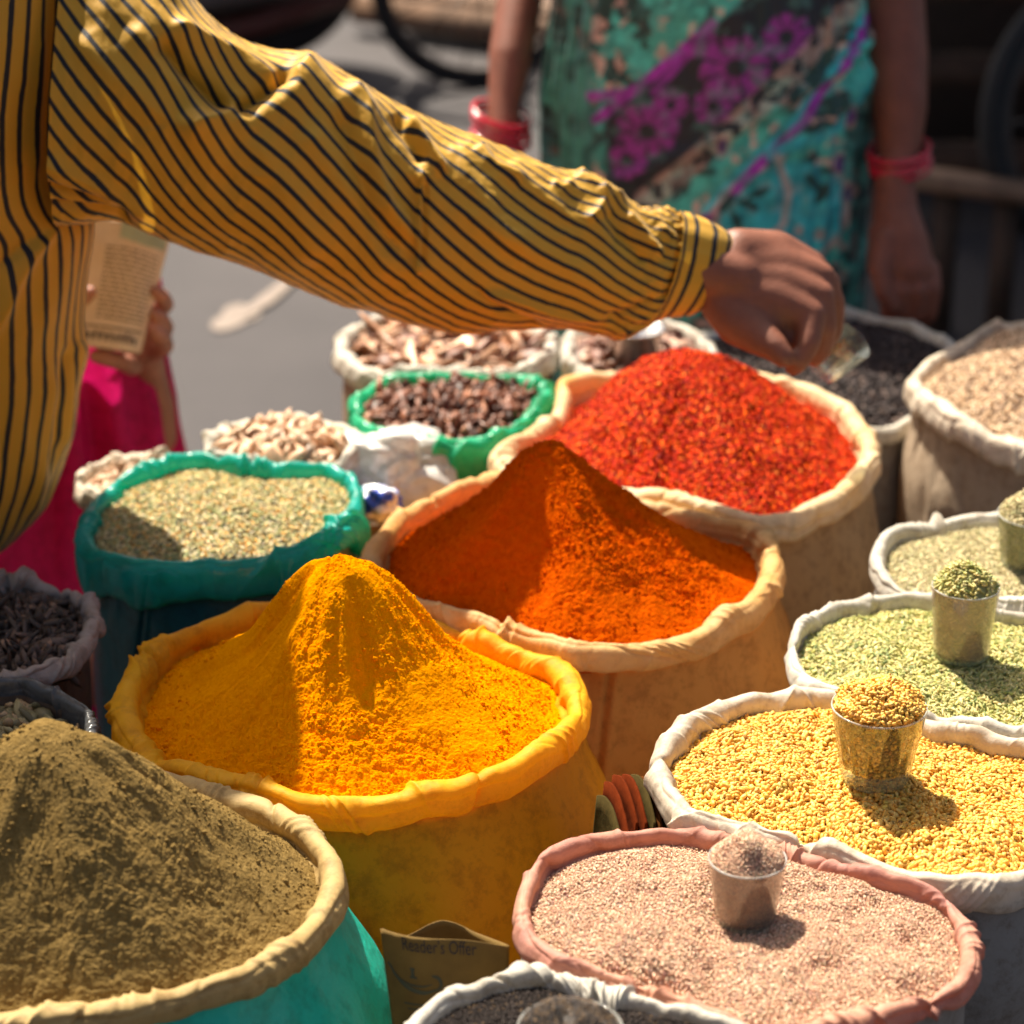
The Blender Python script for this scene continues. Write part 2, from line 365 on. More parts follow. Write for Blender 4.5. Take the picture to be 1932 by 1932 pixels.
def make_sack(label, box, mat_rim, mat_body, name='spice_sack', z=RIM, rot=0.0, wr=0.011, hr=0.022, bulge=0.02, tilt=(0, 0), seed=1,
              NT=1200, NV=60, wob=0.022, crease=1.0, group='open cloth sacks of spices', body_low=0.0, skirt=0.0, body_in=0.011, cat='sack', weak=False, zw=0.006, folds=90, lump=0.16):
    rng = np.random.default_rng(seed)
    c, a, b, _r = ellipse_of(box, z, rot)
    s = Sack(); s.c = c; s.a = a; s.b = b; s.rot = math.radians(rot); s.z = z; s.tilt = tilt; s.w = wr; s.h = hr
    th = np.arange(NT) / NT * 2 * np.pi
    ca, sa = math.cos(s.rot), math.sin(s.rot)
    # radius of the outer edge in direction th
    ex = np.cos(th - s.rot); ey = np.sin(th - s.rot)
    # conserve bounding box roughly when rotated
    R = 1 / np.sqrt((ex / a) ** 2 + (ey / b) ** 2)
    circ = np.stack([np.cos(th), np.sin(th), np.full(NT, seed * 3.1)], 1)
    R = R * (1 + wob * vn(circ * 1.6, seed) + wob * 0.5 * vn(circ * 4.5, seed + 1))
    # neighbours press against each other: stop where the next sack begins
    R0 = R.copy(); tt = np.linspace(0.35, 1.0, 120); me = (c, a, b, s.rot)
    for k_, e in SPECS.items():
        if k_[1]: continue
        if np.linalg.norm(e[0][:2] - c[:2]) < 1e-6: continue
        px_ = c[0] + np.outer(R0 * np.cos(th), tt); py_ = c[1] + np.outer(R0 * np.sin(th), tt)
        mj = emetric(e, px_, py_); mi = emetric(me, px_, py_)
        bad = (mj < 1.0) if weak else (mj < mi + 0.012)
        first = np.where(bad.any(1), bad.argmax(1), 119)
        R = np.minimum(R, np.where(bad.any(1), R0 * tt[first], R0))
    ker = np.hanning(25); ker /= ker.sum()
    R = np.convolve(np.concatenate([R[-12:], R, R[:12]]), ker, 'valid')
    press = np.clip((R0 - R) / 0.012, 0, 1)
    s.th = th; s.R = R
    wv = wr * (1 + lump * 0.8 * vn(circ * 3.2, seed + 2) + lump * 0.5 * vn(circ * 9, seed + 3))
    hv = hr * (1 + lump * vn(circ * 2.8, seed + 4) + lump * 0.5 * vn(circ * 8, seed + 5))
    zw_ = zw * (vn(circ * 2.2, seed + 6) + 0.5 * vn(circ * 7, seed + 7))
    s.zw = zw_; s.wv = wv; twist = 0.38 * vn(circ * 2.6, seed + 31) + 0.25 * vn(circ * 8.0, seed + 32)
    # ---- roll
    ph = np.radians(np.linspace(205, -135, NV - 6))
    se = lambda v, p: np.sign(v) * np.abs(v) ** p
    po = np.concatenate([np.linspace(-2.3, -1.1, 6), se(np.cos(ph), 0.85) + 0.35 * np.clip(-np.sin(ph), 0, 1) * (np.cos(ph) > 0)])
    pz = np.concatenate([np.linspace(-3.4, -0.65, 6), np.sin(ph)])
    pr_n = np.concatenate([np.stack([np.full(6, -1.0), np.zeros(6)], 1), np.stack([np.cos(ph), np.sin(ph)], 1)])
    L = 2 * np.pi * (a + b) / 2
    sl_ = np.concatenate([[0], np.cumsum(np.hypot(np.diff(po) * wr, np.diff(pz) * hr))])
    U, Vv = np.meshgrid(th / (2 * np.pi) * L, sl_, indexing='ij')
    D = fold_field(U, Vv, L, rng, int(folds * 0.34 * L), 0.0070 * crease, 0.0040, 0.030)
    for cl_ in range(int(9 * L)):                      # bunches of parallel pleats where the cloth is pinched
        u0 = rng.uniform(0, L); m0 = rng.normal(0, 0.9); vv0 = rng.uniform(0.3, 0.8) * sl_[-1]
        for k in range(rng.integers(3, 6)):
            uu = u0 + k * rng.uniform(0.006, 0.011); du = (U - uu + L / 2) % L - L / 2 - m0 * (Vv - vv0)
            D += rng.uniform(0.0018, 0.0045) * crease * np.where(du > 0, np.exp(-du / 0.0052), np.exp(du / 0.0014)) * np.exp(-((Vv - vv0) / rng.uniform(0.012, 0.026)) ** 2)
    D += fold_field(U, Vv, L, rng, int(folds * 0.5 * L), 0.0014 * crease, 0.0018, 0.013, 1.2)
    D += 0.0075 * crease * crumple(U, Vv, L, seed, 9.0, 4, 0.6)
    # the turned-in hem shows as an uneven groove that runs round the roll
    vm = sl_[-1]
    for f_, dp in ((0.66, 0.0034), (0.40, 0.0016)):
        v0_ = (vm * (f_ + 0.09 * vn(circ * 1.8, seed + 51 + int(f_ * 10)) + 0.03 * vn(circ * 7, seed + 52)))[:, None]; dv_ = Vv - v0_
        D -= dp * crease * np.where(dv_ > 0, np.exp(-dv_ / 0.0045), np.exp(dv_ / 0.0012)) * (0.55 + 0.45 * vn(circ * 3.3, seed + 53))[:, None]
    q = np.stack([np.cos(th)[:, None] * R[:, None] + 0 * Vv, np.sin(th)[:, None] * R[:, None] + 0 * Vv, Vv * 0.6 + seed], -1).reshape(-1, 3)
    D += (0.0005 * crease * fbm(q * 60, 3, seed + 9, 0.5, 1)).reshape(U.shape)
    hz = hv[:, None] * np.ones_like(Vv)
    if skirt:   # loose collar hanging lower at the outside
        hang = (1 + skirt * (0.6 + 0.5 * vn(circ * 2.0, seed + 12)))[:, None]
        hz = np.where((po[None, :] > -0.2) & (pz[None, :] < 0.2), hz * hang, hz)
    outer_ = (np.arange(NV) >= 6)[None, :]; ct, st2 = np.cos(twist)[:, None], np.sin(twist)[:, None]
    po2 = np.where(outer_, po[None, :] * ct - pz[None, :] * st2 * 0.8, po[None, :]); pz2 = np.where(outer_, pz[None, :] * ct + po[None, :] * st2 * 0.8, pz[None, :])
    rad = R[:, None] - wv[:, None] + po2 * wv[:, None] + pr_n[None, :, 0] * D
    zz = s.z - hv[:, None] + pz2 * np.where(pz[None, :] < 0, hz, hv[:, None]) + pr_n[None, :, 1] * D * 0.8 + zw_[:, None]
    x = rad * np.cos(th)[:, None]; y = rad * np.sin(th)[:, None]
    zz = zz + tilt[0] * x + tilt[1] * y
    Vt = np.stack([c[0] + x, c[1] + y, zz], -1).reshape(-1, 3)
    root = empty(name, (c[0], c[1], 0), label, cat, group)
    mo('rolled_rim', Vt, grid_faces(NT, NV, True), mat_rim, root)
    # ---- body
    nb = 60
    t = np.linspace(0, 1, nb)
    top = s.z - 1.25 * hr
    zb = top * (1 - t ** 1.0)
    shape = -body_in + bulge * (0.75 * sstep(-0.02, 0.15, t) + 0.25 * np.sin(np.clip(t * 1.4, 0, 1) * np.pi * 0.62)) + body_in * sstep(0.02, 0.15, t) * 0.7 - 0.03 * sstep(0.85, 1.0, t) - 0.01 * t
    U, Vv = np.meshgrid(th / (2 * np.pi) * L, t * top, indexing='ij')
    D = fold_field(U, Vv, L, rng, int(38 * L), 0.011, 0.008, 0.05, 0.5) * np.exp(-Vv / 0.10)
    D += fold_field(U, Vv, L, rng, int(26 * L), 0.0042, 0.012, 0.12, 3.0)
    D += 0.021 * crumple(U, Vv * 0.6, L, seed + 3, 4.5, 5) * (0.35 + 0.65 * np.exp(-Vv / 0.12))
    D += 0.003 * fbm(np.stack([np.cos(th)[:, None] * R[:, None] + 0 * Vv, np.sin(th)[:, None] * R[:, None] + 0 * Vv, Vv], -1).reshape(-1, 3) * 14, 3, seed + 20).reshape(U.shape)
    rad = R[:, None] + np.where(shape > 0, shape * (1 - press[:, None] * 0.8), shape[None, :] + 0 * press[:, None]) + D
    sa_ = rng.uniform(-2.3, -1.0) / (2 * np.pi) * L; du = (U - sa_ + L / 2) % L - L / 2 + 0.02 * np.sin(Vv * 9)     # a sewn seam down the front
    rad = rad - 0.0035 * np.exp(-(du / 0.0022) ** 2) + 0.0025 * np.exp(-((du - 0.007) / 0.004) ** 2)
    ztop = (tilt[0] * R * np.cos(th) + tilt[1] * R * np.sin(th) + zw_)[:, None] * (1 - t)[None, :]
    Vb = np.stack([c[0] + rad * np.cos(th)[:, None], c[1] + rad * np.sin(th)[:, None], zb[None, :] + ztop], -1).reshape(-1, 3)
    mo('sack_body', Vb, grid_faces(NT, nb, True), mat_body, root)
    s.root = root
    return s
def inner_R(s, th):
    return np.interp(th % (2 * np.pi), np.append(s.th, 2 * np.pi), np.append(s.R - s.wv, (s.R - s.wv)[0]))
def sack_edge_z(s, th, drop):
    zw = np.interp(th % (2 * np.pi), np.append(s.th, 2 * np.pi), np.append(s.zw, s.zw[0]))
    return s.z - drop + 0.5 * zw
def contents_grid(s, hf, drop, nt=360, nr=140):
    """surface of the filling: hf(x, y, rho) is the height above the filling's edge"""
    th = np.arange(nt) / nt * 2 * np.pi; rho = np.linspace(0, 1, nr) ** 0.85
    Ri = inner_R(s, th)
    X = (Ri[:, None] * rho[None, :]) * np.cos(th)[:, None]; Y = (Ri[:, None] * rho[None, :]) * np.sin(th)[:, None]
    Z = sack_edge_z(s, th, drop)[:, None] * rho[None, :] ** 2 + (s.z - drop) * (1 - rho[None, :] ** 2) + hf(X, Y, rho[None, :] + 0 * X)
    Z = Z + s.tilt[0] * X + s.tilt[1] * Y
    return X, Y, Z
def contents_z(s, hf, drop, X, Y):
    th = np.arctan2(Y, X); r = np.hypot(X, Y); rho = np.clip(r / inner_R(s, th), 0, 1)
    return sack_edge_z(s, th, drop) * rho ** 2 + (s.z - drop) * (1 - rho ** 2) + hf(X, Y, rho) + s.tilt[0] * X + s.tilt[1] * Y
def grain_fill(name, s, hf, drop, spacing, size, palette, mat, label, cat='spice', seed=5, weights=None, tmpl=(6, 2), tilt=0.5, sj=0.2, rough=0.0,
               square=0.0, layers=2, lift=0.4, group='loose spices heaped in the sacks', bare=None, cj=0.18, flat=False, ymin=None):
    rng = np.random.default_rng(seed)
    A = max(s.R.max(), s.a)
    V_, F_, C_ = [], [], []; n0 = 0
    for L in range(layers):
        g = np.arange(-A, A, spacing); X, Y = np.meshgrid(g, g); X = X.ravel() + rng.uniform(-.5, .5, X.size) * spacing; Y = Y.ravel() + rng.uniform(-.5, .5, Y.size) * spacing
        r = np.hypot(X, Y); k = r < inner_R(s, np.arctan2(Y, X)) * 0.995 - max(0, size[0] - 0.004) * 0.8
        X, Y = X[k], Y[k]
        Z = contents_z(s, hf, drop, X, Y); e = 0.002
        nx = -(contents_z(s, hf, drop, X + e, Y) - Z) / e; ny = -(contents_z(s, hf, drop, X, Y + e) - Z) / e
        nrm = np.stack([nx, ny, np.ones_like(nx)], 1)
        pos = np.stack([X, Y, Z + size[2] * (lift + 0.9 * L) + rng.normal(0, size[2] * 0.5, len(X))], 1)
        v, f, c = grains(pos, size, palette, rng, tilt, tmpl, sj, rough, square, weights, nrm, cj, flat)
        V_.append(v); F_.append(f + n0); C_.append(c); n0 += len(v)
    X, Y, Z = contents_grid(s, hf, drop, 240, 80)
    v = np.stack([X, Y, Z - size[2] * 0.4], -1).reshape(-1, 3); gf = grid_faces(240, 80, True) + n0
    cb = np.average(np.array(palette), axis=0, weights=weights) * (0.5 if bare is None else bare)
    V_.append(v); C_.append(np.tile(cb, (len(v), 1)))
    org = (s.c[0], s.c[1], s.z - drop - 0.02)
    V = np.concatenate(V_) + np.array([s.c[0], s.c[1], 0])
    o = mo(name, V, [np.concatenate(F_), gf], mat, None, org, col=np.concatenate(C_))
    return tag(o, label, cat, group, 'stuff')
def powder_fill(name, s, hf, drop, mat, label, nt=900, nr=520, cat='spice', group='loose spices heaped in the sacks', clods=26000, cr=0.00075, smooth=None, seed=3):
    X, Y, Z = contents_grid(s, hf, drop, nt, nr)
    V = np.stack([X + s.c[0], Y + s.c[1], Z], -1).reshape(-1, 3)
    # loose crumbs of the powder lying on its slope
    rng = np.random.default_rng(seed); A = s.R.max(); x = rng.uniform(-A, A, clods * 3); y = rng.uniform(-A, A, clods * 3); r = np.hypot(x, y); ri = inner_R(s, np.arctan2(y, x))
    dens = sstep(-.1, .35, fbm(p3(x * 14, y * 14, 2.0), 3, seed + 5)) + 0.35 * sstep(.5, .95, r / ri)
    if smooth is not None: dens *= 1 - smooth(x, y, r / ri)
    k = (r < ri * 0.985) & (rng.random(len(x)) < dens); x, y = x[k][:clods], y[k][:clods]
    sz = cr * np.exp(rng.normal(0, 0.42, len(x))); z = contents_z(s, hf, drop, x, y) + sz * 0.3
    T, Tf = template(5, 2); n = len(x); kk = len(T)
    C = T[None] * sz[:, None, None] * (1 + rng.uniform(-.35, .35, (n, kk, 1))) + np.stack([x + s.c[0], y + s.c[1], z], 1)[:, None]
    cf = (Tf[None] + (np.arange(n) * kk)[:, None, None]).reshape(-1, 3) + len(V); V = np.concatenate([V, C.reshape(-1, 3)])
    o = mo(name, V, [grid_faces(nt, nr, True), cf], mat, None, (s.c[0], s.c[1], s.z - drop - 0.02))
    return tag(o, label, cat, group, 'stuff')
def dome(h, seed=1, und=0.006, sc=9, px=0.0, py=0.0):
    def f(X, Y, rho):
        n = fbm(p3(X * sc, Y * sc, seed), 3, seed).reshape(X.shape)
        n2 = fbm(p3(X * sc * 3.5, Y * sc * 3.5, seed), 2, seed + 5).reshape(X.shape)
        return h * (1 - rho ** 2.2) + (und * n + und * 0.35 * n2) * sstep(1.0, 0.8, rho)
    return f
def heap(Hp, cx, cy, prof, seed, crumb=0.0022, gully=0.004, smooth=None, lump=0.006, cs=95, blunt=0.012):
    """powder mound whose top stands over (cx, cy)"""
    pr, ph_ = np.array(prof).T
    def f(X, Y, rho):
        th = np.arctan2(Y - cy, X - cx); r = np.hypot(X - cx, Y - cy)
        # radial share of the way from the peak to the rim
        t = r / (r + np.maximum(1e-4, (1 - rho)) * 0.17)
        w_ = (vn(p3(np.cos(th) * 2.2, np.sin(th) * 2.2, seed), seed).reshape(X.shape) * 0.06 * sstep(0, .3, t)
              + vn(p3(np.cos(th) * 5, np.sin(th) * 5, seed + r * 4), seed + 1).reshape(X.shape) * 0.025 * sstep(0.1, .4, t))
        z = Hp * np.interp(np.clip(t + w_, 0, 1), pr, ph_)
        g = fbm(p3((th * 7.0).ravel() + 0.8 * vn(p3(X * 20, Y * 20, 1.0), 3), (r * 11).ravel(), seed), 3, seed + 3, 0.5, 1).reshape(X.shape)
        z = z + gully * g * sstep(0.08, .35, t) * sstep(1, .8, t)
        z = z + lump * fbm(p3(X * 22, Y * 22, seed), 3, seed + 8).reshape(X.shape) * sstep(1, .85, t)
        cr = fbm(p3(X * cs, Y * cs, (z * cs * 0.7).ravel()), 5, seed + 21, 0.62, 2).reshape(X.shape)
        m = sstep(-0.25, 0.3, fbm(p3(X * 13, Y * 13, seed), 3, seed + 30).reshape(X.shape) + 0.25 * (t - 0.45) + 0.5 * sstep(.16, .05, t))
        if smooth is not None: m = m * (1 - smooth(X, Y, t))
        z = z + crumb * cr * (0.18 + 0.82 * m) + 0.0006 * fbm(p3(X * 420, Y * 420, (z * 300).ravel()), 2, seed + 40).reshape(X.shape)
        return z
    return f

# ------------------------------------------------------------------ bodies grown from chains of spheres
_ico = {}
def ico(sub):
    if sub not in _ico:
        bm = bmesh.new(); bmesh.ops.create_icosphere(bm, subdivisions=sub, radius=1)
        bm.verts.index_update()
        _ico[sub] = (np.array([v.co[:] for v in bm.verts]), np.array([[v.index for v in f.verts] for f in bm.faces])); bm.free()
    return _ico[sub]
def organic(chains, voxel, smooth_it=6, dens=0.22):
    """chains: lists of (point, radius) or (point, (rx, ry, rz)); gives one continuous smooth mesh"""
    T, Tf = ico(3); C = []; S = []
    for ch in chains:
        pts = [np.array(p, float) for p, r in ch]; rs = [np.array([r] * 3 if np.ndim(r) == 0 else r, float) for p, r in ch]
        if len(ch) == 1: C.append(pts[0]); S.append(rs[0]); continue
        for i in range(len(ch) - 1):
            L = np.linalg.norm(pts[i + 1] - pts[i]); n = max(2, int(L / (min(rs[i].min(), rs[i + 1].min()) * dens)) + 1)
            for t in np.linspace(0, 1, n): C.append(pts[i] * (1 - t) + pts[i + 1] * t); S.append(rs[i] * (1 - t) + rs[i + 1] * t)
    C = np.array(C); S = np.array(S)
    V = (T[None] * S[:, None] + C[:, None]).reshape(-1, 3); Fs = (Tf[None] + (np.arange(len(C)) * len(T))[:, None, None]).reshape(-1, 3)
    me = raw_mesh('tmp', V, Fs); o = bpy.data.objects.new('tmp', me); COL.objects.link(o)
    r = o.modifiers.new('r', 'REMESH'); r.mode = 'VOXEL'; r.voxel_size = voxel; r.use_smooth_shade = True
    sm = o.modifiers.new('s', 'SMOOTH'); sm.iterations = smooth_it; sm.factor = 0.6
    dg = bpy.context.evaluated_depsgraph_get(); ev = o.evaluated_get(dg)
    m2 = bpy.data.meshes.new_from_object(ev, depsgraph=dg)
    bpy.data.objects.remove(o); bpy.data.meshes.remove(me)
    m2.polygons.foreach_set('use_smooth', np.ones(len(m2.polygons), bool))
    return m2
def spline(pts, n):
    """Catmull-Rom resampling of an (m,k) array to n rows"""
    p = np.asarray(pts, float); m = len(p); p = np.vstack([2 * p[0] - p[1], p, 2 * p[-1] - p[-2]])
    t = np.linspace(0, m - 1 - 1e-9, n); i = t.astype(int); f = (t - i)[:, None]
    a, b, c, d = p[i], p[i + 1], p[i + 2], p[i + 3]
    return 0.5 * (2 * b + (c - a) * f + (2 * a - 5 * b + 4 * c - d) * f ** 2 + (3 * b - a - 3 * c + d) * f ** 3)
def dist_poly(px, py, line):
    """distance, side and share along a polyline, in pixels of the photo (used only while shaping folds)"""
    best = np.full(px.shape, 1e9); side = np.zeros(px.shape); sh = np.zeros(px.shape); line = np.array(line, float); m = len(line) - 1
    for i in range(m):
        a, b = line[i], line[i + 1]; d = b - a; L2 = (d ** 2).sum()
        t = np.clip(((px - a[0]) * d[0] + (py - a[1]) * d[1]) / L2, 0, 1)
        ex = px - a[0] - t * d[0]; ey = py - a[1] - t * d[1]; dd = np.hypot(ex, ey); k = dd < best
        best = np.where(k, dd, best); side = np.where(k, np.sign(d[0] * ey - d[1] * ex), side); sh = np.where(k, (i + t) / m, sh)
    return best, side, sh
# ================================================================== THE GROUND
def ground():
    n = 60; g = np.linspace(-60, 60, n); X, Y = np.meshgrid(g, g + 40, indexing='ij')
    m, nn, o = mat_new('asphalt')
    col, fac, src = noise_col(nn, (0.031, 0.027, 0.030), (0.052, 0.045, 0.048), 1.3, 8, 0.3, 0.7, 0.7)
    b = N(nn, 'ShaderNodeBsdfPrincipled'); nn.links.new(col, b.inputs['Base Color']); b.inputs['Roughness'].default_value = 0.85
    nn.links.new(bump(nn, src, 0.6, 0.004, 120, 5), b.inputs['Normal']); nn.links.new(b.outputs[0], o.inputs[0])
    q = mo('ground', np.stack([X, Y, 0 * X], -1).reshape(-1, 3), grid_faces(n, n), m); q['kind'] = 'structure'
    # uneven pale patch laid on the road
    rng = np.random.default_rng(3); mk = MB()
    for (x, y, rx, ry, an) in ((448, 596, 40, 20, .25), (512, 556, 52, 12, .75)):
        c = on(x, y, 0.004 + 0.004 * (x > 470)); k = 40; t = np.arange(k) / k * 2 * np.pi
        R1 = 1 + 0.22 * vn(p3(np.cos(t) * 2, np.sin(t) * 2, x), 4)
        s = F / depth_on(y, 0)
        ux, uy = rx / s * R1 * np.cos(t), ry / s * R1 * np.sin(t); V = np.stack([c[0] + ux * math.cos(an) - uy * math.sin(an), c[1] + (ux * math.sin(an) + uy * math.cos(an)) / 0.30, np.full(k, c[2])], 1)
        mk.add(V, np.array([np.arange(k)]))
    o2 = mk.build('pale_road_patch', m_plain('pale_patch', (0.26, 0.205, 0.17), 0.8, var=0.7), None, on(470, 575, 0), smooth=False); o2['kind'] = 'structure'
ground()

# ================================================================== SACKS AND THEIR SPICES
# where every sack mouth lies, so that neighbours can press against each other
for k_, (b_, r_, w_, z_) in enumerate([((205, 1117, 1118, 1512), -6, 0, 0.70), ((685, 1485, 884, 1232), -14, 0, 0.70), ((930, 1668, 688, 985), -12, 0, 0.70), ((-500, 657, 1432, 1934), -4, 0, 0.70), ((962, 1856, 1545, 1942), -14, 0, 0.70), ((1222, 2120, 1296, 1668), -20, 0, 0.70), ((1482, 2230, 1108, 1400), -14, 0, 0.70), ((1647, 2150, 962, 1165), -4, 0, 0.70), ((1722, 2330, 600, 868), 8, 0, 0.70), ((1300, 1850, 574, 812), 0, 0, 0.635), ((143, 684, 848, 1068), -2, 0, 0.70), ((652, 1075, 688, 836), 8, 0, 0.70), ((625, 1062, 572, 722), -6, 0, 0.70), ((1052, 1356, 590, 722), 0, 0, 0.70), ((384, 690, 776, 892), 4, 0, 0.70), ((140, 330, 850, 945), 0, 1, 0.66), ((-230, 184, 1082, 1290), -6, 0, 0.70), ((-350, 182, 1268, 1500), -4, 0, 0.70), ((742, 1480, 1826, 2150), -10, 0, 0.70)]):
    SPECS[(k_, w_)] = ellipse_of(b_, z_, r_)
def peak(s, x, ytop):
    """local place over the sack's middle row and the height that brings its top to ytop"""
    X = on(x, 0, s.z)[0]
    Y = s.c[1]
    lo, hi = s.z - 0.1, s.z + 0.5
    Zc = depth_on((proj([[0, Y, s.z]])[1])[0], s.z); X = (x - 966) / F * (Zc - 0.04)
    for _ in range(40):
        m = (lo + hi) / 2
        if proj([[X, Y, m]])[1][0] > ytop: lo = m
        else: hi = m
    return X - s.c[0], lo

# --- turmeric
m_tr = m_cloth('turmeric_sack_cloth', (0.84, 0.47, 0.012), (0.76, 0.36, 0.006), trans=0.32, rough=0.6, stain=14, tcol=(1.0, 0.58, 0.02))
m_tb = m_cloth('turmeric_sack_side', (0.92, 0.36, 0.005), (0.74, 0.25, 0.003), trans=0.22, rough=0.6, stain=5, tcol=(1.0, 0.40, 0.01))
S1 = make_sack('bright yellow sack with rolled rim holding the turmeric cone', (205, 1117, 1118, 1512), m_tr, m_tb, wr=0.0101, hr=0.0126, bulge=0.034, seed=11, rot=-6, crease=1.35)
px, pz = peak(S1, 640, 1036)
prof_t = [(0, 1.0), (.06, .985), (.13, .93), (.22, .80), (.33, .63), (.45, .45), (.6, .285), (.75, .16), (.9, .055), (1, 0)]
d1 = 0.030
def smooth1(X, Y, t):
    th = np.arctan2(Y - 0, X - px)
    return 0.9 * np.exp(-((th + 1.35) / 0.42) ** 2) * sstep(.12, .2, t) * sstep(.62, .45, t)
powder_fill('turmeric_powder', S1, heap(pz - S1.z + d1 - 0.004, px, 0.0, prof_t, 5, crumb=0.0040, cs=110, gully=0.0014, smooth=smooth1, lump=0.006), d1,
            m_powder('turmeric', (0.80, 0.26, 0.0005), (0.93, 0.37, 0.001), 1100, 0.0006), 'tall bright yellow cone of turmeric powder', 1100, 640, clods=8000, cr=0.0007, smooth=lambda x, y, t: smooth1(x, y, t))
# --- orange chilli powder
m_or = m_cloth('orange_sack_cloth', (0.66, 0.46, 0.22), (0.62, 0.34, 0.10), trans=0.24, rough=0.6, stain=11, tcol=(0.95, 0.62, 0.28))
m_ob = m_cloth('orange_sack_side', (0.82, 0.36, 0.085), (0.66, 0.25, 0.045), trans=0.2, rough=0.6, stain=4, tcol=(1.0, 0.35, 0.03))
S2 = make_sack('peach coloured sack with orange stained rim behind the yellow sack', (685, 1485, 884, 1232), m_or, m_ob, wr=0.0105, hr=0.0126, bulge=0.022, seed=22, rot=-14, crease=1.2)
px2, pz2 = peak(S2, 1040, 826)
d2 = 0.028
powder_fill('orange_powder', S2, heap(pz2 - S2.z + d2 - 0.004, px2, 0.0, [(0, 1), (.07, .97), (.15, .88), (.28, .72), (.45, .50), (.65, .28), (.85, .10), (1, 0)], 9, crumb=0.0042, gully=0.0010, lump=0.007, cs=115), d2,
            m_powder('orange_chilli', (0.52, 0.065, 0.001), (0.70, 0.125, 0.002), 900, 0.0009, 150), 'smooth orange cone of chilli powder in the middle sack', 1000, 560, clods=7000, cr=0.0008, seed=4)
# --- red chilli flakes
m_rr = m_cloth('cream_sack_cloth', (0.80, 0.63, 0.38), (0.76, 0.44, 0.14), trans=0.25, rough=0.6, stain=10, tcol=(0.95, 0.74, 0.42), stain_lo=0.3, stain_hi=0.55)
m_rb = m_cloth('cream_sack_side', (0.72, 0.43, 0.20), (0.60, 0.31, 0.11), trans=0.15, rough=0.65, stain=4)
S3 = make_sack('cream sack with yellow stained rim holding red chilli flakes', (930, 1668, 688, 985), m_rr, m_rb, wr=0.0115, hr=0.0138, bulge=0.012, seed=33, rot=-12, crease=1.2)
px3, pz3 = peak(S3, 1285, 662)
d3 = 0.032
h3 = heap(pz3 - S3.z + d3 - 0.004, px3, 0.0, [(0, 1), (.12, .985), (.25, .90), (.4, .74), (.55, .54), (.75, .27), (.9, .09), (1, 0)], 15, crumb=0.002, gully=0.0014, lump=0.007)
RED = [(0.52, 0.024, 0.001), (0.66, 0.050, 0.001), (0.32, 0.007, 0.001), (0.78, 0.11, 0.002), (0.18, 0.004, 0.002), (0.78, 0.20, 0.03)]
grain_fill('chilli_flakes', S3, h3, d3, 0.0027, (0.0023, 0.0017, 0.0006), RED, m_grain('chilli_flake', 0.65, 0.10), 'glossy red heap of crushed chilli flakes', seed=31,
           weights=[.30, .26, .2, .12, .08, .04], tmpl=(6, 1), tilt=0.45, sj=0.3, rough=0.2, bare=0.8, flat=True)
# --- brown powder at the front left
m_br = m_cloth('tan_sack_cloth', (0.56, 0.40, 0.17), (0.44, 0.30, 0.12), trans=0.2, rough=0.6, stain=7)
m_bb = m_cloth('turquoise_sack_side', (0.02, 0.66, 0.48), (0.01, 0.56, 0.43), trans=0.25, rough=0.35, weave=300, stain=6, plastic=True, tcol=(0.05, 0.8, 0.6), bd=0.0004)
S4 = make_sack('large turquoise sack with tan rolled rim at the front left', (-500, 657, 1432, 1934), m_br, m_bb, wr=0.0101, hr=0.0116, bulge=0.045, seed=44, rot=-4, crease=1.1, NT=820)
px4, pz4 = peak(S4, 95, 1372)
d4 = 0.030
powder_fill('brown_powder', S4, heap(pz4 - S4.z + d4 - 0.003, px4, 0.0, [(0, 1), (.1, .985), (.2, .92), (.35, .76), (.5, .57), (.7, .32), (.85, .14), (1, 0)], 19, crumb=0.0027, gully=0.0014, lump=0.008, cs=110), d4,
            m_powder('coriander_powder', (0.205, 0.13, 0.040), (0.30, 0.20, 0.070), 900, 0.0009, 160), 'large dull brown heap of ground coriander powder', 1100, 620, clods=4000, cr=0.0007, seed=6)
# --- ajwain
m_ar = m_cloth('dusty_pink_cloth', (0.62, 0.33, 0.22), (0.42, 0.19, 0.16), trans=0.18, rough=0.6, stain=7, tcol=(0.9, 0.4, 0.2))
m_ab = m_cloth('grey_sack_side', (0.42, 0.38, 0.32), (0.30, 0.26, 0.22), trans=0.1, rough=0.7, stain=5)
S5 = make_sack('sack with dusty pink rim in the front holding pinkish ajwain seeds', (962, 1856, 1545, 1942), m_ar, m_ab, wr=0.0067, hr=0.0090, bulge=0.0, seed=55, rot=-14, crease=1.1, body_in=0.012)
d5 = 0.016
f5 = dome(0.018, 4, 0.018, 13)
AJ = [(0.70, 0.43, 0.28), (0.78, 0.52, 0.35), (0.50, 0.27, 0.18), (0.82, 0.61, 0.44), (0.33, 0.16, 0.13), (0.55, 0.42, 0.26)]
MG = m_grain('seed', 0.5, 0.35)
grain_fill('ajwain_seeds', S5, f5, d5, 0.0019, (0.00125, 0.0008, 0.0007), AJ, MG, 'fine pinkish brown ajwain seeds in the front right sack', seed=51, weights=[.28, .25, .17, .12, .06, .12], tmpl=(5, 1), tilt=0.45)
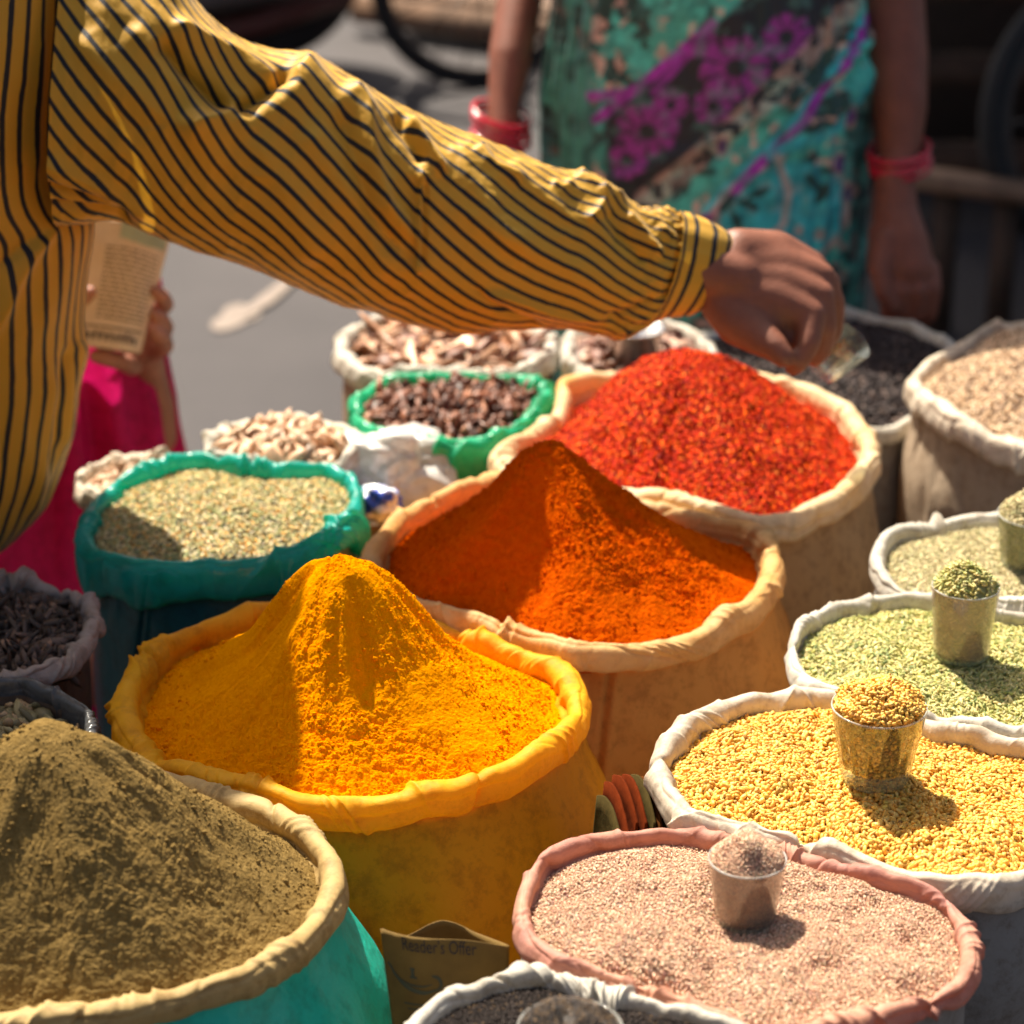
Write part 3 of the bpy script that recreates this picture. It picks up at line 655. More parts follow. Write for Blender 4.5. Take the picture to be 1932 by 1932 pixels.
# --- fenugreek
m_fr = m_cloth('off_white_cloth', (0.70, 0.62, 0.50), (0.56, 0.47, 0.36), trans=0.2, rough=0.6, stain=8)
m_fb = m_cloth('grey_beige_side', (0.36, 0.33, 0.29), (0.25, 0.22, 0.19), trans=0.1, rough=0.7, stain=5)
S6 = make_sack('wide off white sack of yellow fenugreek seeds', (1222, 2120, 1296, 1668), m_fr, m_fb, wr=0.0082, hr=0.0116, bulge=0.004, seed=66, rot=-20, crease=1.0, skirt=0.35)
d6 = 0.018
f6 = dome(0.014, 6, 0.014, 11)
FE = [(0.74, 0.40, 0.06), (0.80, 0.47, 0.09), (0.64, 0.31, 0.04), (0.84, 0.54, 0.14), (0.52, 0.24, 0.035), (0.62, 0.42, 0.07)]
grain_fill('fenugreek_seeds', S6, f6, d6, 0.0036, (0.0026, 0.00165, 0.0013), FE, MG, 'layer of golden yellow fenugreek seeds', seed=61, weights=[.3, .25, .15, .15, .05, .1], tmpl=(7, 3), tilt=0.4, square=0.35, rough=0.06)
# --- green fennel
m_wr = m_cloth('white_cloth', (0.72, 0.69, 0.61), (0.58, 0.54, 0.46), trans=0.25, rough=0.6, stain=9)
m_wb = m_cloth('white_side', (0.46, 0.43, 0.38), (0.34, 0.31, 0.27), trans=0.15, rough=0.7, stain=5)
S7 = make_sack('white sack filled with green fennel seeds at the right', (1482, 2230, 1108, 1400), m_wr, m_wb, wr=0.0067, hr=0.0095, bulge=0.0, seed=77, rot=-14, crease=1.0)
d7 = 0.016
f7 = dome(0.014, 8, 0.013, 11)
FN = [(0.46, 0.43, 0.13), (0.58, 0.52, 0.19), (0.33, 0.35, 0.10), (0.68, 0.60, 0.27), (0.20, 0.26, 0.08), (0.62, 0.50, 0.20)]
grain_fill('fennel_seeds', S7, f7, d7, 0.0034, (0.0032, 0.00105, 0.0009), FN, MG, 'light green fennel seeds below the heaped glass', seed=71, weights=[.28, .25, .17, .12, .08, .1], tmpl=(6, 3), tilt=0.35)
# --- pale seeds
S8 = make_sack('smaller white sack of pale tan seeds behind the green fennel', (1647, 2150, 962, 1165), m_wr, m_wb, wr=0.0072, hr=0.0095, bulge=0.0, seed=88, rot=-4, crease=1.0)
f8 = dome(0.012, 9, 0.007, 8)
PL = [(0.55, 0.46, 0.24), (0.64, 0.54, 0.31), (0.44, 0.36, 0.18), (0.50, 0.48, 0.24)]
grain_fill('cumin_seeds', S8, f8, 0.016, 0.0034, (0.0026, 0.0010, 0.0008), PL, MG, 'pale tan cumin seeds right of the cream chilli sack', seed=81, tmpl=(5, 2), tilt=0.4)
# --- coriander seed at the top right
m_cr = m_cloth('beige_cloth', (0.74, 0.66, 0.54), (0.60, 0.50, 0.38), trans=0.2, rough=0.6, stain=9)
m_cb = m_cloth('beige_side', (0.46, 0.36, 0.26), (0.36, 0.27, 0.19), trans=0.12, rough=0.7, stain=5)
S9 = make_sack('tall beige sack of tan seeds at the right edge', (1722, 2330, 600, 868), m_cr, m_cb, wr=0.0091, hr=0.0138, bulge=0.004, seed=99, rot=8, crease=1.0, skirt=0.4)
f9 = dome(0.045, 10, 0.010, 7)
CO = [(0.58, 0.40, 0.24), (0.68, 0.48, 0.30), (0.42, 0.27, 0.15), (0.30, 0.19, 0.12), (0.72, 0.55, 0.36)]
grain_fill('coriander_seeds', S9, f9, 0.022, 0.0044, (0.0024, 0.0022, 0.0022), CO, MG, 'tan round coriander seeds at the upper right edge', seed=91, tmpl=(6, 2), tilt=0.5)
# --- black pepper under the hand
S10 = make_sack('white sack of black peppercorns under the reaching hand', (1300, 1850, 574, 812), m_wr, m_wb, z=0.635, wr=0.0082, hr=0.0106, bulge=0.0, seed=110, rot=0, crease=1.0)
f10 = dome(0.022, 12, 0.012, 9)
BK = [(0.036, 0.026, 0.026), (0.065, 0.048, 0.046), (0.020, 0.014, 0.015), (0.14, 0.10, 0.085)]
grain_fill('peppercorns', S10, f10, 0.018, 0.0052, (0.0030, 0.0028, 0.0027), BK, m_grain('peppercorn', 0.55, 0.15), 'dark peppercorns behind the red chilli heap', seed=101, weights=[.4, .25, .25, .1], tmpl=(6, 3), rough=0.12)
# --- teal sack of mixed seeds
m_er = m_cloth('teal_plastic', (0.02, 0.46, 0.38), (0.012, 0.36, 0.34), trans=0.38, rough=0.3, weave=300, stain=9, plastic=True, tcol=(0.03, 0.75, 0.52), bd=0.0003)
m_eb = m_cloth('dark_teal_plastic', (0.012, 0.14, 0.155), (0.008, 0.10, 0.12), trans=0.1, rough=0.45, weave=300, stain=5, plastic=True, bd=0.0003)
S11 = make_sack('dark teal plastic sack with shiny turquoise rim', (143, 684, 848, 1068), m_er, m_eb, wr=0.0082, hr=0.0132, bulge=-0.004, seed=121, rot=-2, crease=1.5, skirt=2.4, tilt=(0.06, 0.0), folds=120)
f11 = dome(0.020, 14, 0.007, 9)
MX = [(0.48, 0.42, 0.17), (0.62, 0.50, 0.24), (0.66, 0.36, 0.08), (0.30, 0.34, 0.14), (0.16, 0.15, 0.09), (0.74, 0.62, 0.36)]
grain_fill('mixed_seeds', S11, f11, 0.016, 0.0042, (0.0034, 0.0012, 0.0010), MX, MG, 'mixed green and orange seeds in the teal sack', seed=111, weights=[.26, .22, .14, .2, .08, .1], tmpl=(6, 2), tilt=0.4)
# --- green sack of cloves
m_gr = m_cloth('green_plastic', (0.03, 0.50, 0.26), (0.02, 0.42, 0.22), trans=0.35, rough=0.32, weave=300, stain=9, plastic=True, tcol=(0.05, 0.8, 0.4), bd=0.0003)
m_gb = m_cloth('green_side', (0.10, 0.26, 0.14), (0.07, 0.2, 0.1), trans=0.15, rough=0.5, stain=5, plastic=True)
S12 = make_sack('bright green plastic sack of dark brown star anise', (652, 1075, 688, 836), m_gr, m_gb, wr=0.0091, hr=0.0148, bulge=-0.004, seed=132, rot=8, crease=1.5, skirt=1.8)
f12 = dome(0.020, 16, 0.010, 9)
CL = [(0.13, 0.050, 0.030), (0.22, 0.085, 0.045), (0.07, 0.028, 0.02), (0.36, 0.17, 0.10)]
grain_fill('star_anise', S12, f12, 0.020, 0.010, (0.0095, 0.0042, 0.003), CL, MG, 'dark reddish brown star anise pieces in the green sack', seed=131, tmpl=(6, 2), tilt=0.9, sj=0.55, rough=0.75, weights=[.4, .3, .2, .1])
# --- white sack of cinnamon bark
S13 = make_sack('white sack of cinnamon bark at the back below the sleeve', (625, 1062, 572, 722), m_wr, m_cb, wr=0.0101, hr=0.0138, bulge=-0.006, seed=143, rot=-6, crease=1.1)
BA = [(0.42, 0.22, 0.12), (0.54, 0.31, 0.19), (0.28, 0.13, 0.075), (0.16, 0.07, 0.045), (0.62, 0.40, 0.27)]
grain_fill('cinnamon_bark', S13, dome(0.022, 18, 0.010, 9), 0.020, 0.015, (0.030, 0.0085, 0.0022), BA, MG, 'pale brown strips of cinnamon bark', seed=141, tmpl=(6, 2), tilt=0.4, sj=0.35, rough=0.3, square=0.4, flat=True)
# --- clear white sack behind the chilli, with bark
S14 = make_sack('white plastic sack of brown bark behind the chilli heap', (1052, 1356, 590, 722), m_wr, m_wb, wr=0.0077, hr=0.0106, bulge=-0.006, seed=154, rot=0, crease=1.3)
grain_fill('cassia_bark', S14, dome(0.016, 20, 0.010, 9), 0.020, 0.012, (0.016, 0.006, 0.0035), [(0.40, 0.24, 0.17), (0.52, 0.34, 0.25), (0.24, 0.12, 0.09), (0.15, 0.08, 0.06)], MG, 'brown cassia bark beside the metal measuring cup', seed=151, tmpl=(6, 2), tilt=0.4, sj=0.35, rough=0.3, square=0.4, flat=True)
# --- dried ginger
S15 = make_sack('small white sack of pale dried ginger', (384, 690, 776, 892), m_wr, m_cb, wr=0.0072, hr=0.0095, bulge=-0.004, seed=165, crease=1.2, rot=4)
grain_fill('dried_ginger', S15, dome(0.018, 22, 0.008, 9), 0.016, 0.012, (0.013, 0.0065, 0.004), [(0.58, 0.39, 0.25), (0.50, 0.32, 0.20), (0.66, 0.48, 0.34)], MG, 'pale beige lumps of dried ginger', seed=161, tmpl=(6, 2), tilt=0.6, sj=0.35, rough=0.25)
# --- beige sack half hidden behind the teal one
S16 = make_sack('beige sack mostly hidden behind the teal sack', (140, 330, 850, 945), m_cr, m_cb, weak=True, z=0.66, wr=0.0067, hr=0.0090, bulge=-0.004, seed=176, crease=1.0, rot=0)
grain_fill('pale_roots', S16, dome(0.004, 24, 0.004, 9), 0.020, 0.011, (0.008, 0.005, 0.004), [(0.62, 0.44, 0.30), (0.52, 0.34, 0.22)], MG, 'pale roots just visible behind the teal sack', seed=171, tmpl=(6, 2), tilt=0.6, rough=0.25)
# --- black dried pods, far left
m_kr = m_cloth('grey_cloth', (0.42, 0.35, 0.30), (0.36, 0.30, 0.27), trans=0.15, rough=0.7, stain=9)
m_kb = m_cloth('grey_side', (0.16, 0.12, 0.09), (0.10, 0.07, 0.05), trans=0.1, rough=0.7, stain=5)
S17 = make_sack('grey sack of blackish dried pods at the left edge', (-230, 184, 1082, 1290), m_kr, m_kb, wr=0.0057, hr=0.0085, bulge=-0.01, seed=187, rot=-6, crease=1.2)
grain_fill('dried_pods', S17, dome(0.010, 26, 0.008, 9), 0.022, 0.010, (0.012, 0.0035, 0.003), [(0.075, 0.050, 0.037), (0.13, 0.085, 0.065), (0.038, 0.025, 0.018), (0.28, 0.17, 0.11)], MG, 'curled blackish dried pods', seed=181, tmpl=(5, 3), tilt=0.7, sj=0.35, rough=0.2, weights=[.4, .32, .22, .06], layers=3)
# --- green cardamom in a grey plastic bag
m_pr = m_cloth('grey_plastic', (0.17, 0.175, 0.18), (0.09, 0.095, 0.10), trans=0.3, rough=0.22, weave=200, stain=8, plastic=True, bd=0.0003)
S18 = make_sack('grey plastic lined sack of dull green cardamom at the left edge', (-350, 182, 1268, 1500), m_pr, m_kb, wr=0.0057, hr=0.0106, bulge=-0.012, seed=198, rot=-4, crease=0.8)
grain_fill('cardamom_pods', S18, dome(0.012, 28, 0.008, 9), 0.030, 0.011, (0.010, 0.005, 0.0045), [(0.20, 0.17, 0.08), (0.26, 0.22, 0.11), (0.14, 0.12, 0.06), (0.32, 0.22, 0.12)], MG, 'dull olive green cardamom pods', seed=191, tmpl=(6, 3), tilt=0.5, sj=0.3, rough=0.12)
# --- kalonji at the front
S19 = make_sack('white sack of small black seeds at the bottom edge', (742, 1480, 1826, 2150), m_wr, m_wb, wr=0.0067, hr=0.0090, bulge=-0.004, seed=209, rot=-10, crease=1.1)
f19 = dome(0.018, 30, 0.006, 9)
KA = [(0.030, 0.023, 0.021), (0.055, 0.041, 0.035), (0.018, 0.013, 0.012), (0.16, 0.10, 0.05)]
grain_fill('nigella_seeds', S19, f19, 0.014, 0.0022, (0.0015, 0.0009, 0.0008), KA, m_grain('nigella', 0.6, 0.15), 'tiny black nigella seeds in the front sack', seed=201, tmpl=(5, 1), weights=[.4, .28, .28, .04])
# ================================================================== TUMBLERS OF SEEDS
MGL = m_thin('clear_glass', (0.88, 0.85, 0.80), (0.60, 0.46, 0.34), 0.18); MGG = m_thin('green_glass', (0.80, 0.84, 0.72), (0.42, 0.40, 0.28), 0.07); MSB = m_thin('glass_lip', (0.97, 1.0, 0.97), (0.85, 0.88, 0.84), 0.30); MBS = m_thin('glass_foot', (0.92, 0.97, 0.93), (0.50, 0.62, 0.50), 0.16)  # the lip is whitened: its highlight is painted into the colour
def tumbler(label, c, rt, rb, h, mat, flutes=0, R=None, tk=0.0016, base=0.006):
    o = [(0, 0), (rb * 0.8, 0.0), (rb * 0.96, 0.0008), (rb, 0.003)]
    for t in np.linspace(0.08, 0.96, 12): o.append((rb + (rt - rb) * t, h * t))
    o += [(rt, h - 0.0012), (rt - tk * 0.15, h - 0.0002), (rt - tk * 0.5, h), (rt - tk * 0.9, h - 0.0003), (rt - tk, h - 0.0014)]
    for t in np.linspace(0.95, base / h + 0.03, 12): o.append((rb + (rt - rb) * t - tk, h * t))
    o += [(rb - tk * 1.6, base), (0, base)]
    fl = None
    if flutes:
        fl = lambda ph, z: -0.0012 * np.abs(np.sin(ph * flutes / 2)) * sstep(h * 0.86, h * 0.72, z) * sstep(0, 0.002, z)
    m = MB().lathe(o, (0, 0, 0), 96, R, fl)
    V = np.concatenate(m.V) + np.array(c)
    g = mo('glass_tumbler', V, m.F, mat, None, c); g.data.materials.append(MSB); g.data.materials.append(MBS)
    if R is None:
        for p_ in g.data.polygons:
            if p_.center.z > h - 0.0016: p_.material_index = 1
            elif p_.center.z < base + 0.0002: p_.material_index = 2
    return tag(g, label, 'glass', 'glass tumblers standing in the spices')
def filling(name, label, c, rt, rb, h, heap_h, size, palette, seed, tk=0.0016, base=0.006, weights=None, tmpl=(6, 2), square=0.0, core=None, R=None, level=None):
    """seeds pressed against the inside of the tumbler with a heap above it"""
    rng = np.random.default_rng(seed); V_, F_, C_ = [], [], []; n0 = 0
    rin = lambda z: rb + (rt - rb) * z / h - tk - 0.0004
    hi = level or h - 0.001
    # side layer
    sp = size[0] * 1.15; nz = int((hi - base) / sp) + 1
    P_ = []
    for i in range(nz):
        z = base + size[2] + (hi - base - size[2]) * i / max(1, nz - 1); r = rin(z) - size[2] * 1.25; k = int(2 * np.pi * r / sp)
        t = (np.arange(k) + rng.uniform(0, 1)) / k * 2 * np.pi + rng.normal(0, 0.05, k)
        P_.append(np.stack([r * np.cos(t), r * np.sin(t), np.full(k, z) + rng.normal(0, sp * 0.15, k)], 1))
    sp2 = size[0] * 1.05; g = np.arange(-rt, rt, sp2)
    for L in range(2):
        X, Y = np.meshgrid(g, g); X = X.ravel() + rng.uniform(-.5, .5, X.size) * sp2; Y = Y.ravel() + rng.uniform(-.5, .5, Y.size) * sp2
        q = np.hypot(X, Y) / (rin(hi) + 0.0004); kk = q < 0.985; X, Y, q = X[kk], Y[kk], q[kk]
        P_.append(np.stack([X, Y, hi + heap_h * (1 - q ** 1.8) + size[2] * 0.8 * L + rng.normal(0, size[2] * 0.3, len(X)) + 0.0028 * vn(p3(X * 90, Y * 90, 1.), seed)], 1))
    pos = np.concatenate(P_)
    v, f, cc = grains(pos, size, palette, rng, 0.5, tmpl, 0.2, 0.0, square, weights)
    rr = np.hypot(v[:, 0], v[:, 1]); zz = np.clip(v[:, 2], base + 0.0003, None)
    lim = np.where(zz < h, rb + (rt - rb) * zz / h - tk - 0.0002, 1e9); k = np.minimum(1, lim / np.maximum(rr, 1e-9))
    v = np.stack([v[:, 0] * k, v[:, 1] * k, zz], 1)
    V_.append(v); F_.append(f); C_.append(cc); n0 = len(v)
    pr = [(0, base + 0.0004)] + [(rin(z) - size[2] * 2.0, z) for z in np.linspace(base + 0.0006, hi, 8)] + [((rin(hi) - size[2] * 2) * q, hi + heap_h * (1 - q ** 1.8) - size[2]) for q in np.linspace(0.97, 0, 10)]
    m = MB().lathe(pr, (0, 0, 0), 48); cv = np.concatenate(m.V)
    V_.append(cv); C_.append(np.tile((np.average(np.array(palette), axis=0, weights=weights) * 0.7), (len(cv), 1)))
    Fs = [np.concatenate(F_)] + [x + n0 for x in m.F]
    V = np.concatenate(V_)
    if R is not None: V = V @ np.array(R).T
    o = mo(name, V + np.array(c), Fs, MG, None, c, col=np.concatenate(C_))
    return tag(o, label, 'spice', 'seeds heaped in the tumblers', 'stuff')
def on_fill(s, hf, drop, x, y):
    """point of a filling's surface seen at a pixel"""
    z = s.z - drop
    for _ in range(12):
        p = on(x, y, z); z = float(contents_z(s, hf, drop, np.array([p[0] - s.c[0]]), np.array([p[1] - s.c[1]]))[0])
    return on(x, y, z)
g1 = on_fill(S6, f6, d6, 1650, 1474); g1[2] += 0.0015
tumbler('fluted greenish glass tumbler standing in the yellow fenugreek', g1, 0.0375, 0.0262, 0.066, MGG, 16, base=0.014)
filling('fenugreek_heap', 'fenugreek seeds heaped in the fluted greenish glass', g1, 0.0375, 0.0262, 0.066, 0.020, (0.0026, 0.00165, 0.0013), FE, 601, base=0.0145, weights=[.3, .25, .15, .15, .05, .1], tmpl=(7, 3), square=0.35)
g2 = on_fill(S5, f5, d5, 1405, 1746); g2[2] += 0.001
tumbler('small clear glass tumbler standing in the pinkish seeds', g2, 0.0282, 0.0203, 0.0555, MGL, 0, base=0.009)
filling('ajwain_heap', 'pinkish ajwain seeds heaped in the small clear glass', g2, 0.0282, 0.0203, 0.0555, 0.020, (0.0013, 0.00072, 0.0006), AJ, 602, base=0.0095, weights=[.28, .25, .17, .12, .06, .12], tmpl=(5, 1))
g3 = on_fill(S7, f7, d7, 1812, 1240); g3[2] += 0.001
tumbler('clear glass tumbler standing in the green fennel', g3, 0.0292, 0.0232, 0.068, MGL, 0)
filling('fennel_heap', 'green fennel seeds heaped in the tall clear glass', g3, 0.0292, 0.0232, 0.068, 0.021, (0.0032, 0.00105, 0.0009), FN, 603, weights=[.28, .25, .17, .12, .08, .1], tmpl=(6, 3))
g4 = on_fill(S8, f8, 0.016, 1944, 1066); g4[2] += 0.001
tumbler('dark looking glass tumbler cut off by the right edge', g4, 0.0345, 0.028, 0.052, MGG, 12)
filling('cumin_heap', 'pale cumin seeds heaped in the tumbler at the right edge', g4, 0.0345, 0.028, 0.052, 0.021, (0.0026, 0.0010, 0.0008), PL, 604, tmpl=(5, 2))
g5 = on_fill(S19, f19, 0.014, 1075, 2012)
tumbler('glass tumbler sunk in black seeds at the bottom edge', g5, 0.0345, 0.028, 0.030, MGL, 0)
filling('nigella_heap', 'black nigella seeds heaped in the glass at the bottom edge', g5, 0.0345, 0.028, 0.030, 0.016, (0.0015, 0.0009, 0.0008), KA, 605, tmpl=(5, 1))
# metal measuring cup behind the chilli heap
g6 = on(1196, 690, RIM - 0.01); rt, rb, hh = 0.034, 0.027, 0.045
mc = MB().lathe([(0, 0), (rb * .95, 0), (rb, 0.002), (rt, hh), (rt + .0015, hh + .001), (rt - .001, hh + .001), (rb - .001, 0.003), (0, 0.003)], g6, 64)
cup = mc.build('measuring_cup', m_plain('steel', (0.62, 0.60, 0.58), 0.25, 1.0, 0.9), None, g6)
tag(cup, 'dented steel measuring cup standing in the brown bark', 'cup')

# ================================================================== SMALL THINGS BETWEEN THE SACKS
def crumpled(name, label, c, size, mat, seed, cat, amp=0.3, freq=3.0, sub=5, group=None):
    bm = bmesh.new(); bmesh.ops.create_icosphere(bm, subdivisions=sub, radius=1); bm.verts.index_update()
    V = np.array([v.co[:] for v in bm.verts]); Fs = np.array([[v.index for v in f.verts] for f in bm.faces]); bm.free()
    rng = np.random.default_rng(seed); D = 0
    for k in range(6):
        d = rng.normal(size=3); d /= np.linalg.norm(d); f = freq * 1.5 ** k
        D = D + 0.6 ** k * (tri(V @ d * f * 0.5 + 0.6 * fbm(V * f * 0.5 + k, 2, seed + k)) - 0.5)
    V = V * (1 + amp * D[:, None]) * np.array(size) + np.array(c)
    o = mo(name, V, Fs, mat, None, (c[0], c[1], c[2] - size[2]))
    return tag(o, label, cat, group)
m_bag = m_cloth('thin_white_plastic', (0.86, 0.86, 0.84), (0.74, 0.74, 0.72), trans=0.35, rough=0.3, weave=200, stain=6, plastic=True, bd=0.0002)
crumpled('plastic_bag', 'crumpled white plastic bag between the teal and green sacks', on(735, 893, 0.665), (0.064, 0.045, 0.045), m_bag, 7, 'bag', 0.42, 1.3)
m_pk, nn_, oo_ = mat_new('printed_sachet')
cc_, ff_, ss_ = noise_col(nn_, (0.05, 0.10, 0.55), (0.85, 0.86, 0.9), 26, 3, 0.47, 0.52)
bb_ = N(nn_, 'ShaderNodeBsdfPrincipled'); nn_.links.new(cc_, bb_.inputs['Base Color']); bb_.inputs['Roughness'].default_value = 0.25; nn_.links.new(bb_.outputs[0], oo_.inputs[0])
crumpled('foil_sachet', 'small blue and white foil sachet beside the teal sack', on(716, 945, 0.665), (0.022, 0.016, 0.018), m_pk, 9, 'sachet', 0.4, 2.0, 4)
# a crate under the bag and the sachet
cr = MB(); cc0 = on(728, 930, 0.62)
cr.box((cc0[0], cc0[1] + 0.02, 0.31), (0.15, 0.12, 0.60), None, 0.01)
tag(cr.build('cardboard_box', m_plain('cardboard', (0.42, 0.30, 0.19), 0.85), None, (cc0[0], cc0[1] + .02, 0), smooth=False), 'tall cardboard box under the crumpled white bag', 'box')

# paper bag reading Reader's Offer
def sheet(pts_top, pts_bot, nz=14, thick=0.0007, seed=1, amp=0.0015):
    top = spline(pts_top, 40); bot = spline(pts_bot, 40); t = np.linspace(0, 1, nz)[None, :, None]
    G = top[:, None] * (1 - t) + bot[:, None] * t
    G = G + amp * fbm(G.reshape(-1, 3) * 30, 3, seed).reshape(40, nz, 1) * np.array([0.3, 1, 0])
    du = np.gradient(G, axis=0); dv = np.gradient(G, axis=1); n = np.cross(du, dv); n /= np.linalg.norm(n, axis=2)[..., None]
    A = (G + n * thick / 2).reshape(-1, 3); B = (G - n * thick / 2).reshape(-1, 3); f = grid_faces(40, nz); k = 40 * nz
    edge = []
    loop = [i * nz for i in range(40)] + [39 * nz + j for j in range(1, nz)] + [i * nz + nz - 1 for i in range(38, -1, -1)] + [j for j in range(nz - 2, 0, -1)]
    for a_, b_ in zip(loop, loop[1:] + loop[:1]): edge.append([a_, b_, b_ + k, a_ + k])
    return np.concatenate([A, B]), [f, f[:, ::-1] + k, np.array(edge)[:, ::-1]], G, n
Zp = 1.80
m_np, nn_, oo_ = mat_new('newsprint')
cc_, ff_, ss_ = noise_col(nn_, (0.17, 0.10, 0.020), (0.30, 0.185, 0.040), 22, 5, 0.3, 0.7)
bb_ = N(nn_, 'ShaderNodeBsdfPrincipled'); nn_.links.new(cc_, bb_.inputs['Base Color']); bb_.inputs['Roughness'].default_value = 0.8
tr_ = N(nn_, 'ShaderNodeBsdfTranslucent'); nn_.links.new(cc_, tr_.inputs[0]); mx_ = N(nn_, 'ShaderNodeMixShader'); mx_.inputs[0].default_value = 0.25
nn_.links.new(bb_.outputs[0], mx_.inputs[1]); nn_.links.new(tr_.outputs[0], mx_.inputs[2]); nn_.links.new(mx_.outputs[0], oo_.inputs[0])
m_ink = m_plain('ink', (0.05, 0.04, 0.035), 0.8, var=0.8, bumpd=0)
pb = empty('paper_bag', P(840, 2090, Zp), 'torn newsprint paper bag printed with the words Reader\'s Offer', 'paper bag')
ft = [P(718, 1752, Zp + .012), P(770, 1765, Zp), P(830, 1772, Zp - .006), P(890, 1776, Zp - .004), P(960, 1786, Zp + .004)]
fb = [P(760, 2080, Zp + .03), P(800, 2085, Zp + .02), P(850, 2088, Zp + .016), P(900, 2090, Zp + .018), P(955, 2085, Zp + .026)]
V, Fs, G, nr = sheet(ft, fb, 30, seed=3); mo('front_panel', V, Fs, m_np, pb)
bt = [P(722, 1752, Zp + .014), P(760, 1768, Zp + .03), P(835, 1736, Zp + .042), P(900, 1760, Zp + .034), P(960, 1784, Zp + .006)]
bb = [P(765, 2078, Zp + .032), P(800, 2080, Zp + .05), P(850, 2082, Zp + .056), P(900, 2084, Zp + .05), P(955, 2083, Zp + .028)]
V, Fs, _, _ = sheet(bt, bb, 30, seed=4); mo('back_panel', V, Fs, m_np, pb)
def on_sheet(G, nr, uv, off):
    nu, nv = G.shape[:2]; u = np.clip(uv[:, 0], 0, 1) * (nu - 1); v = np.clip(uv[:, 1], 0, 1) * (nv - 1)
    i = np.minimum(u.astype(int), nu - 2); j = np.minimum(v.astype(int), nv - 2); a = (u - i)[:, None]; b = (v - j)[:, None]
    L = lambda A: A[i, j] * (1 - a) * (1 - b) + A[i + 1, j] * a * (1 - b) + A[i, j + 1] * (1 - a) * b + A[i + 1, j + 1] * a * b
    p, n = L(G), L(nr); n = n * np.sign((np.array([0, 0, CH]) - p) @ n.mean(0))[:, None]
    return p + n * off
def text_on(txt, G, nr, u0, u1, v0, v1, mat, parent, name='printed_text', off=0.0009):
    cu = bpy.data.curves.new('t', 'FONT'); cu.body = txt; cu.size = 1; cu.resolution_u = 4
    o = bpy.data.objects.new('t', cu); COL.objects.link(o); dg = bpy.context.evaluated_depsgraph_get()
    me = bpy.data.meshes.new_from_object(o.evaluated_get(dg), depsgraph=dg); bpy.data.objects.remove(o)
    bm = bmesh.new(); bm.from_mesh(me); bmesh.ops.triangulate(bm, faces=bm.faces[:])
    for k in range(2): bmesh.ops.subdivide_edges(bm, edges=[e for e in bm.edges if e.calc_length() > 0.15], cuts=1); bmesh.ops.triangulate(bm, faces=bm.faces[:])
    bm.verts.index_update(); V = np.array([v.co[:] for v in bm.verts]); Fs = np.array([[v.index for v in f.verts] for f in bm.faces]); bm.free(); bpy.data.meshes.remove(me)
    lo, hi = V.min(0), V.max(0); uv = np.stack([u0 + (V[:, 0] - lo[0]) / (hi[0] - lo[0]) * (u1 - u0), v1 - (V[:, 1] - lo[1]) / (hi[1] - lo[1]) * (v1 - v0)], 1)
    return mo(name, on_sheet(G, nr, uv, off), Fs, mat, parent, smooth=False)
text_on("Reader's Offer", G, nr, 0.20, 0.78, 0.004, 0.085, m_ink, pb)
def strokes(G, nr, lines, mat, parent, name, off=0.0009):
    m = MB()
    for (pts, w0) in lines:
        p = spline(np.array(pts), 24) if len(pts) > 2 else np.linspace(pts[0], pts[1], 8)
        d = np.gradient(p, axis=0); d /= np.linalg.norm(d, axis=1)[:, None] + 1e-9; nn2 = np.stack([-d[:, 1], d[:, 0]], 1)
        ww = w0 * (0.35 + 0.65 * np.sin(np.linspace(0, np.pi, len(p))))[:, None] if len(pts) > 2 else w0
        uv = np.stack([p - nn2 * ww, p + nn2 * ww], 1).reshape(-1, 2)
        m.add(on_sheet(G, nr, uv, off), grid_faces(len(p), 2))
    return m.build(name, mat, parent, smooth=False)
m_ink2 = m_plain('faded_ink', (0.085, 0.085, 0.045), 0.8, var=0.8, bumpd=0)
strokes(G, nr, [([(.06, .19), (.10, .24), (.2, .30), (.34, .325), (.46, .30)], .014), ([(.14, .26), (.24, .285), (.34, .288), (.42, .27)], .006), ([(.42, .22), (.47, .23), (.49, .27), (.45, .31)], .013), ([(.245, .19), (.285, .19)], .006), ([(.265, .19), (.265, .235)], .013), ([(.24, .24), (.30, .24)], .006),
                ([(.04, .18), (.08, .21)], .008)], m_ink2, pb, 'printed_emblem')
strokes(G, nr, [([(.16, .40), (.40, .40)], .0045), ([(.19, .43), (.38, .43)], .0045)], m_ink2, pb, 'printed_lines')

